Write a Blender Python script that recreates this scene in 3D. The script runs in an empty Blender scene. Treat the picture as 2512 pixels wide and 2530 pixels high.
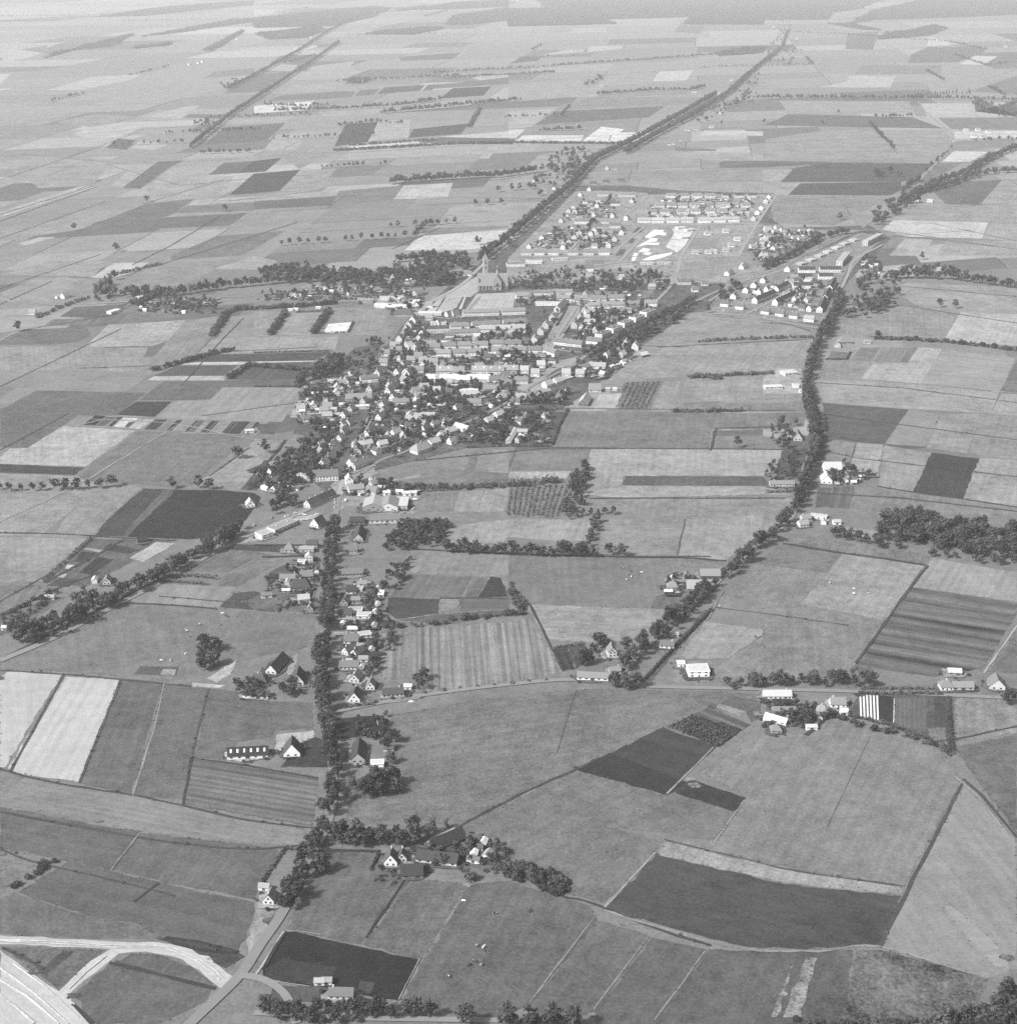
import bpy, math, random, sys
import numpy as np
from mathutils import Vector, Matrix
random.seed(7)
rng = np.random.default_rng(7)
R = math.radians
sc = bpy.context.scene
# ------------------------------------------------------------ camera
CAM_H, CAM_F, CAM_P = 550.0, 3550.0, R(21.45)          # height m, focal length in photo pixels, downward pitch
PW, PH = 2512.0, 2530.0
cam = bpy.data.cameras.new('camera')
cam.sensor_fit = 'VERTICAL'; cam.sensor_height = 24.0
cam.lens = 24.0 * CAM_F / PH
cam.clip_start = 5; cam.clip_end = 80000
camo = bpy.data.objects.new('camera', cam)
camo.location = (0, 0, CAM_H); camo.rotation_euler = (math.pi/2 - CAM_P, 0, 0)
sc.collection.objects.link(camo); sc.camera = camo
# ------------------------------------------------------------ sky, sun, exposure (black-and-white film: all light is neutral)
SUN_AZ, SUN_EL = R(-122), R(43)      # azimuth from the view direction (+Y), minus = from the left
world = bpy.data.worlds.new('World'); sc.world = world; world.use_nodes = True
wn, wl = world.node_tree.nodes, world.node_tree.links
bg = wn['Background']; bg.inputs['Strength'].default_value = 0.09
sky = wn.new('ShaderNodeTexSky'); sky.sky_type = 'NISHITA'; sky.sun_disc = False
sky.sun_elevation = SUN_EL; sky.sun_rotation = SUN_AZ
sky.dust_density = 4.0
bw = wn.new('ShaderNodeRGBToBW')
wl.new(sky.outputs[0], bw.inputs[0]); wl.new(bw.outputs[0], bg.inputs['Color'])
sun = bpy.data.lights.new('sun', 'SUN'); sun.energy = 3.3; sun.angle = R(5); sun.color = (1, 1, 1)
suno = bpy.data.objects.new('sun', sun)
suno.rotation_euler = Vector((-math.sin(SUN_AZ)*math.cos(SUN_EL), -math.cos(SUN_AZ)*math.cos(SUN_EL), -math.sin(SUN_EL))).to_track_quat('-Z', 'Y').to_euler()
sc.collection.objects.link(suno)
vs = sc.view_settings
vs.view_transform = 'Standard'; vs.look = 'None'; vs.gamma = 1.0; vs.exposure = 1.17; vs.use_curve_mapping = False
cy = sc.cycles
cy.max_bounces = 5; cy.diffuse_bounces = 3; cy.glossy_bounces = 1; cy.transparent_max_bounces = 4
cy.volume_bounces = 1; cy.use_denoising = False; cy.caustics_reflective = False; cy.caustics_refractive = False
HAZE_DENSITY = 5.4e-5
# ------------------------------------------------------------ photo pixel -> ground plane
def G(x, y):
    a, b = (x - PW/2)/CAM_F, -(y - PH/2)/CAM_F
    s, c = math.sin(CAM_P), math.cos(CAM_P)
    dx, dy, dz = a, b*s + c, b*c - s
    t = CAM_H / -dz
    return (dx*t, dy*t)
def px_per_m(p):
    return CAM_F / (p[1]*math.cos(CAM_P) + CAM_H*math.sin(CAM_P))
S4 = 628/1918
TILES = {'g': (0, 0, 2512/1918)}
for r_, oy in zip('abcd', (0, 632, 1264, 1898)):
    for k_, ox in enumerate((0, 628, 1256, 1884)): TILES[r_+str(k_)] = (ox, oy, S4)
for n_, v_ in dict(v1=(1240,460,360), v2=(1560,460,360), v3=(1700,560,480), v4=(960,640,360), v5=(1240,660,460), v6=(940,740,360),
                   v7=(720,880,360), v8=(1020,860,420), v9=(760,1020,360), v10=(560,1140,320)).items():
    TILES[n_] = (v_[0], v_[1], v_[2]/1918)
def parse(text):
    """yields (tile, words) for each line; a line '@name' changes the tile"""
    t = None
    for ln in text.strip().splitlines():
        ln = ln.strip()
        if not ln or ln[0] == '#': continue
        if ln[0] == '@': t = TILES[ln[1:]]; continue
        yield t, ln
def pt(t, s):
    a, b = s.split(',')
    return (t[0] + float(a)*t[2], t[1] + float(b)*t[2])
# ------------------------------------------------------------ materials
MATS = {}
def new_mat(name):
    m = bpy.data.materials.new(name); m.use_nodes = True
    nt = m.node_tree; b = nt.nodes['Principled BSDF']
    b.inputs['Roughness'].default_value = 0.9; b.inputs['Specular IOR Level'].default_value = 0.15
    MATS[name] = m
    return m, nt, b
class NB:
    def __init__(s, nt): s.nt = nt
    def n(s, t, **k):
        x = s.nt.nodes.new(t)
        for a, v in k.items(): setattr(x, a, v)
        return x
    def link(s, a, b): s.nt.links.new(a, b)
    def math(s, op, a, b=None, c=None, clamp=False):
        x = s.n('ShaderNodeMath', operation=op, use_clamp=clamp)
        for i, v in enumerate((a, b, c)):
            if v is None: continue
            if isinstance(v, (int, float)): x.inputs[i].default_value = v
            else: s.link(v, x.inputs[i])
        return x.outputs[0]
    def attr(s, name):
        return s.n('ShaderNodeAttribute', attribute_type='OBJECT', attribute_name=name).outputs['Fac']
    def noise(s, vec, scale, detail=2, rough=.55):
        x = s.n('ShaderNodeTexNoise'); x.inputs['Scale'].default_value = scale
        x.inputs['Detail'].default_value = detail; x.inputs['Roughness'].default_value = rough
        s.link(vec, x.inputs['Vector']); return x.outputs['Fac']
    def seeded(s, vec):
        oi = s.n('ShaderNodeObjectInfo')
        cmb = s.n('ShaderNodeCombineXYZ')
        r = s.math('MULTIPLY', oi.outputs['Random'], 900.0)
        s.link(r, cmb.inputs[0]); s.link(r, cmb.inputs[1])
        v = s.n('ShaderNodeVectorMath', operation='ADD'); s.link(vec, v.inputs[0]); s.link(cmb.outputs[0], v.inputs[1])
        return v.outputs[0]
def mat_field(name='field', face=False):
    m, nt, b = new_mat(name); q = NB(nt)
    pos = q.n('ShaderNodeNewGeometry').outputs['Position']
    sv = q.seeded(pos)
    tone, mot, row = q.attr('tone'), q.attr('mot'), q.attr('row')
    if face: tone = q.n('ShaderNodeAttribute', attribute_type='GEOMETRY', attribute_name='ptone').outputs['Fac']
    n1 = q.noise(sv, 1/55., 5, .62); n2 = q.noise(sv, 1/11., 3, .65); n3 = q.noise(sv, 1/2.2, 3, .7)
    mm = q.math('ADD', q.math('MULTIPLY', q.math('SUBTRACT', n1, .5), 2.4), q.math('MULTIPLY', q.math('SUBTRACT', n2, .5), 2.4))
    mm = q.math('ADD', mm, q.math('MULTIPLY', q.math('SUBTRACT', n3, .5), 3.4))
    f = q.math('ADD', q.math('MULTIPLY', mm, mot), 1.0)
    # crop rows / mowing stripes running along the direction (cx, cy)
    sep = q.n('ShaderNodeSeparateXYZ'); q.link(pos, sep.inputs[0])
    u = q.math('ADD', q.math('MULTIPLY', sep.outputs[0], q.attr('cx')), q.math('MULTIPLY', sep.outputs[1], q.attr('cy')))
    w = q.n('ShaderNodeCombineXYZ')
    u2 = q.math('DIVIDE', u, q.attr('per'))
    q.link(u2, w.inputs[0])
    along = q.math('SUBTRACT', q.math('MULTIPLY', sep.outputs[0], q.attr('cy')), q.math('MULTIPLY', sep.outputs[1], q.attr('cx')))
    q.link(q.math('MULTIPLY', along, .0025), w.inputs[1])
    sn = q.noise(w.outputs[0], 1.3, 4, .8)               # irregular bands
    si = q.math('SINE', q.math('MULTIPLY', q.math('ADD', u2, q.math('MULTIPLY', n2, .25)), 6.2832))
    st = q.math('ADD', q.math('MULTIPLY', q.math('SUBTRACT', sn, .5), 3.6), q.math('MULTIPLY', si, .22))
    f = q.math('MULTIPLY', f, q.math('ADD', q.math('MULTIPLY', st, row), 1.0))
    c = q.math('MAXIMUM', q.math('MULTIPLY', f, tone), .012)
    cc = q.n('ShaderNodeCombineColor')
    for i in range(3): q.link(c, cc.inputs[i])
    q.link(cc.outputs[0], b.inputs['Base Color'])
    bp = q.n('ShaderNodeBump'); bp.inputs['Strength'].default_value = .35; bp.inputs['Distance'].default_value = .5
    q.link(n3, bp.inputs['Height']); q.link(bp.outputs[0], b.inputs['Normal'])
    b.inputs['Specular IOR Level'].default_value = 0.08; b.inputs['Roughness'].default_value = .7
    return m
def mat_toned(name, scale, amp, rough=.9, spec=.15, base=None, lines=None):
    """grey surface whose tone is the object's own 'tone' (or a fixed base), broken up by noise; lines = (period m, strength) courses on z"""
    m, nt, b = new_mat(name); q = NB(nt)
    tc = q.n('ShaderNodeTexCoord').outputs['Object']
    sv = q.seeded(tc)
    n = q.noise(sv, scale, 4, .65); n2 = q.noise(sv, scale*6, 2, .6)
    f = q.math('ADD', q.math('MULTIPLY', q.math('SUBTRACT', n, .5), 2*amp), q.math('MULTIPLY', q.math('SUBTRACT', n2, .5), amp))
    f = q.math('ADD', f, 1.0)
    if lines:
        sep = q.n('ShaderNodeSeparateXYZ'); q.link(tc, sep.inputs[0])
        s = q.math('SINE', q.math('MULTIPLY', sep.outputs[2], 6.2832/lines[0]))
        f = q.math('ADD', f, q.math('MULTIPLY', s, lines[1]))
    if base is None: c = q.math('MULTIPLY', f, q.attr('tone'))
    else:
        oi = q.n('ShaderNodeObjectInfo')
        lo = q.noise(tc, .06, 1)
        c = q.math('MULTIPLY', q.math('MULTIPLY', f, base), q.math('ADD', q.math('MULTIPLY', oi.outputs['Random'], .8), .6))
        c = q.math('MULTIPLY', c, q.math('ADD', q.math('MULTIPLY', lo, 1.4), .3))
    c = q.math('MAXIMUM', c, .008)
    cc = q.n('ShaderNodeCombineColor')
    for i in range(3): q.link(c, cc.inputs[i])
    q.link(cc.outputs[0], b.inputs['Base Color'])
    b.inputs['Roughness'].default_value = rough; b.inputs['Specular IOR Level'].default_value = spec
    return m
mat_field(); mat_field('plain_fields', True)
mat_toned('road', .12, .12); mat_toned('sand', .03, .10, spec=.05)
mat_toned('wall', .5, .10); mat_toned('roof', .7, .16, lines=(.33, .06)); mat_toned('plain', .6, .08)
mat_toned('leaf', .35, .30, spec=.1, base=.055); mat_toned('leaf_light', .35, .30, spec=.1, base=.08); mat_toned('leaf_dark', .35, .3, spec=.1, base=.028)
mat_toned('bark', 1.5, .3, base=.10)
mat_toned('glass', .5, .2, rough=.25, spec=.5, base=.03)
mat_toned('paint', .4, .05, rough=.35, spec=.5)
# ------------------------------------------------------------ mesh / object helpers
COL = sc.collection.objects
def mesh(name, verts, faces, mat=None):
    me = bpy.data.meshes.new(name)
    me.from_pydata(verts, [], faces); me.update()
    if mat: me.materials.append(MATS[mat])
    return me
def fast_mesh(name, V, nper, mat):
    """V: (n,3) array of polygons with nper corners each, no sharing"""
    n = len(V); nf = n//nper
    me = bpy.data.meshes.new(name)
    me.vertices.add(n); me.vertices.foreach_set('co', np.asarray(V, np.float32).ravel())
    me.loops.add(n); me.loops.foreach_set('vertex_index', np.arange(n, dtype=np.int32))
    me.polygons.add(nf); me.polygons.foreach_set('loop_start', np.arange(0, n, nper, dtype=np.int32))
    me.update(); me.validate()
    me.materials.append(MATS[mat])
    return me
def add(name, me, parent=None, loc=(0, 0, 0), rz=0, scale=None, **props):
    o = bpy.data.objects.new(name, me); COL.link(o)
    if parent: o.parent = parent
    o.location = loc
    if rz: o.rotation_euler = (0, 0, rz)
    if scale: o.scale = scale
    for k, v in props.items(): o[k] = v
    return o
def box(x0, x1, y0, y1, z0, z1, V, F):
    i = len(V)
    V += [(x0,y0,z0),(x1,y0,z0),(x1,y1,z0),(x0,y1,z0),(x0,y0,z1),(x1,y0,z1),(x1,y1,z1),(x0,y1,z1)]
    F += [(i,i+3,i+2,i+1),(i+4,i+5,i+6,i+7),(i,i+1,i+5,i+4),(i+1,i+2,i+6,i+5),(i+2,i+3,i+7,i+6),(i+3,i,i+4,i+7)]
def box_mesh(name, x0, x1, y0, y1, z0, z1, mat):
    V, F = [], []; box(x0, x1, y0, y1, z0, z1, V, F); return mesh(name, V, F, mat)
ORD = ['first','second','third','fourth','fifth','sixth','seventh','eighth','ninth','tenth','eleventh','twelfth','thirteenth','fourteenth',
       'fifteenth','sixteenth','seventeenth','eighteenth','nineteenth','twentieth']
def ordinal(i): return ORD[i] if i < len(ORD) else '%dth' % (i+1)
# ------------------------------------------------------------ ground sheet
gm = mesh('ground', [(-26000,-3000,0),(26000,-3000,0),(26000,42000,0),(-26000,42000,0)], [(0,1,2,3)], 'field')
add('ground', gm, kind='structure', tone=.112, mot=.32, row=0.0, cx=1.0, cy=0.0, per=10.0)
# ------------------------------------------------------------ fields
def inside(p, poly):
    r = False; n = len(poly); j = n-1
    for i in range(n):
        if (poly[i][1] > p[1]) != (poly[j][1] > p[1]) and p[0] < (poly[j][0]-poly[i][0])*(p[1]-poly[i][1])/(poly[j][1]-poly[i][1]) + poly[i][0]: r = not r
        j = i
    return r
def cross(a, b, c, d):
    def s(p, q, r): return (q[0]-p[0])*(r[1]-p[1]) - (q[1]-p[1])*(r[0]-p[0])
    return s(a,b,c)*s(a,b,d) < 0 and s(c,d,a)*s(c,d,b) < 0
def overlap(A, B):
    if any(inside(p, B) for p in A) or any(inside(p, A) for p in B): return True
    for i in range(len(A)):
        for j in range(len(B)):
            if cross(A[i-1], A[i], B[j-1], B[j]): return True
    return False
PLACED = []
EDGES = []
TSCALE = .52
def field(poly, tone, mot=.46, row=.15, per=8, e=0, name='field', mat='field', jit=None):
    """poly in photo pixels; laid on the ground a few cm above whatever lies under it"""
    bb = (min(p[0] for p in poly), min(p[1] for p in poly), max(p[0] for p in poly), max(p[1] for p in poly))
    lay = 0
    if jit is None: jit = bb[3] > 1100 and name in ('field', 'sand_road') and min(bb[2]-bb[0], bb[3]-bb[1]) > 14
    cy_ = (bb[1]+bb[3])/2
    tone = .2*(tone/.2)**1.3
    if tone > .14: tone *= float(np.interp(cy_, [150, 620, 1100, 1700, 2400], [1.15, 1.1, 1.02, .88, .76]))  # haze-like brightening with distance put into the tone; near fields darkened
    for (b2, P2, l2) in PLACED:
        if l2 <= lay-1 or b2[0] > bb[2] or b2[2] < bb[0] or b2[1] > bb[3] or b2[3] < bb[1]: continue
        if overlap(poly, P2): lay = max(lay, l2+1)
    PLACED.append((bb, poly, lay))
    if bb[3] > 1500 and name == 'field': EDGES.append([G(*q) for q in poly])
    g = [G(*p) for p in poly]
    if jit:      # ploughed and mown edges are never ruler-straight
        q = []
        for a, b in zip(g, g[1:]+g[:1]):
            d = math.dist(a, b); n = max(1, min(40, int(d/6)))
            nx, ny = -(b[1]-a[1])/d, (b[0]-a[0])/d
            bow = random.gauss(0, .004*d)
            for k in range(n):
                u = k/n; s = (random.gauss(0, .6)+bow*math.sin(u*math.pi)) if k else 0
                q.append((a[0]+(b[0]-a[0])*u+nx*s, a[1]+(b[1]-a[1])*u+ny*s))
        e0 = (g[e % len(g)], g[(e+1) % len(g)]); g = q
    else: e0 = (g[e % len(g)], g[(e+1) % len(g)])
    ox, oy = sum(p[0] for p in g)/len(g), sum(p[1] for p in g)/len(g)
    me = mesh(name, [(p[0]-ox, p[1]-oy, 0) for p in g], [tuple(range(len(g)))], mat)
    if me.polygons[0].normal.z < 0: me.flip_normals()
    a, b = e0
    d = math.hypot(b[0]-a[0], b[1]-a[1])
    tx, ty = (b[0]-a[0])/d, (b[1]-a[1])/d
    return add(name, me, None, (ox, oy, .03+.03*lay), kind='structure', tone=tone*TSCALE, mot=mot, row=row, per=per, cx=-ty, cy=tx)
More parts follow.
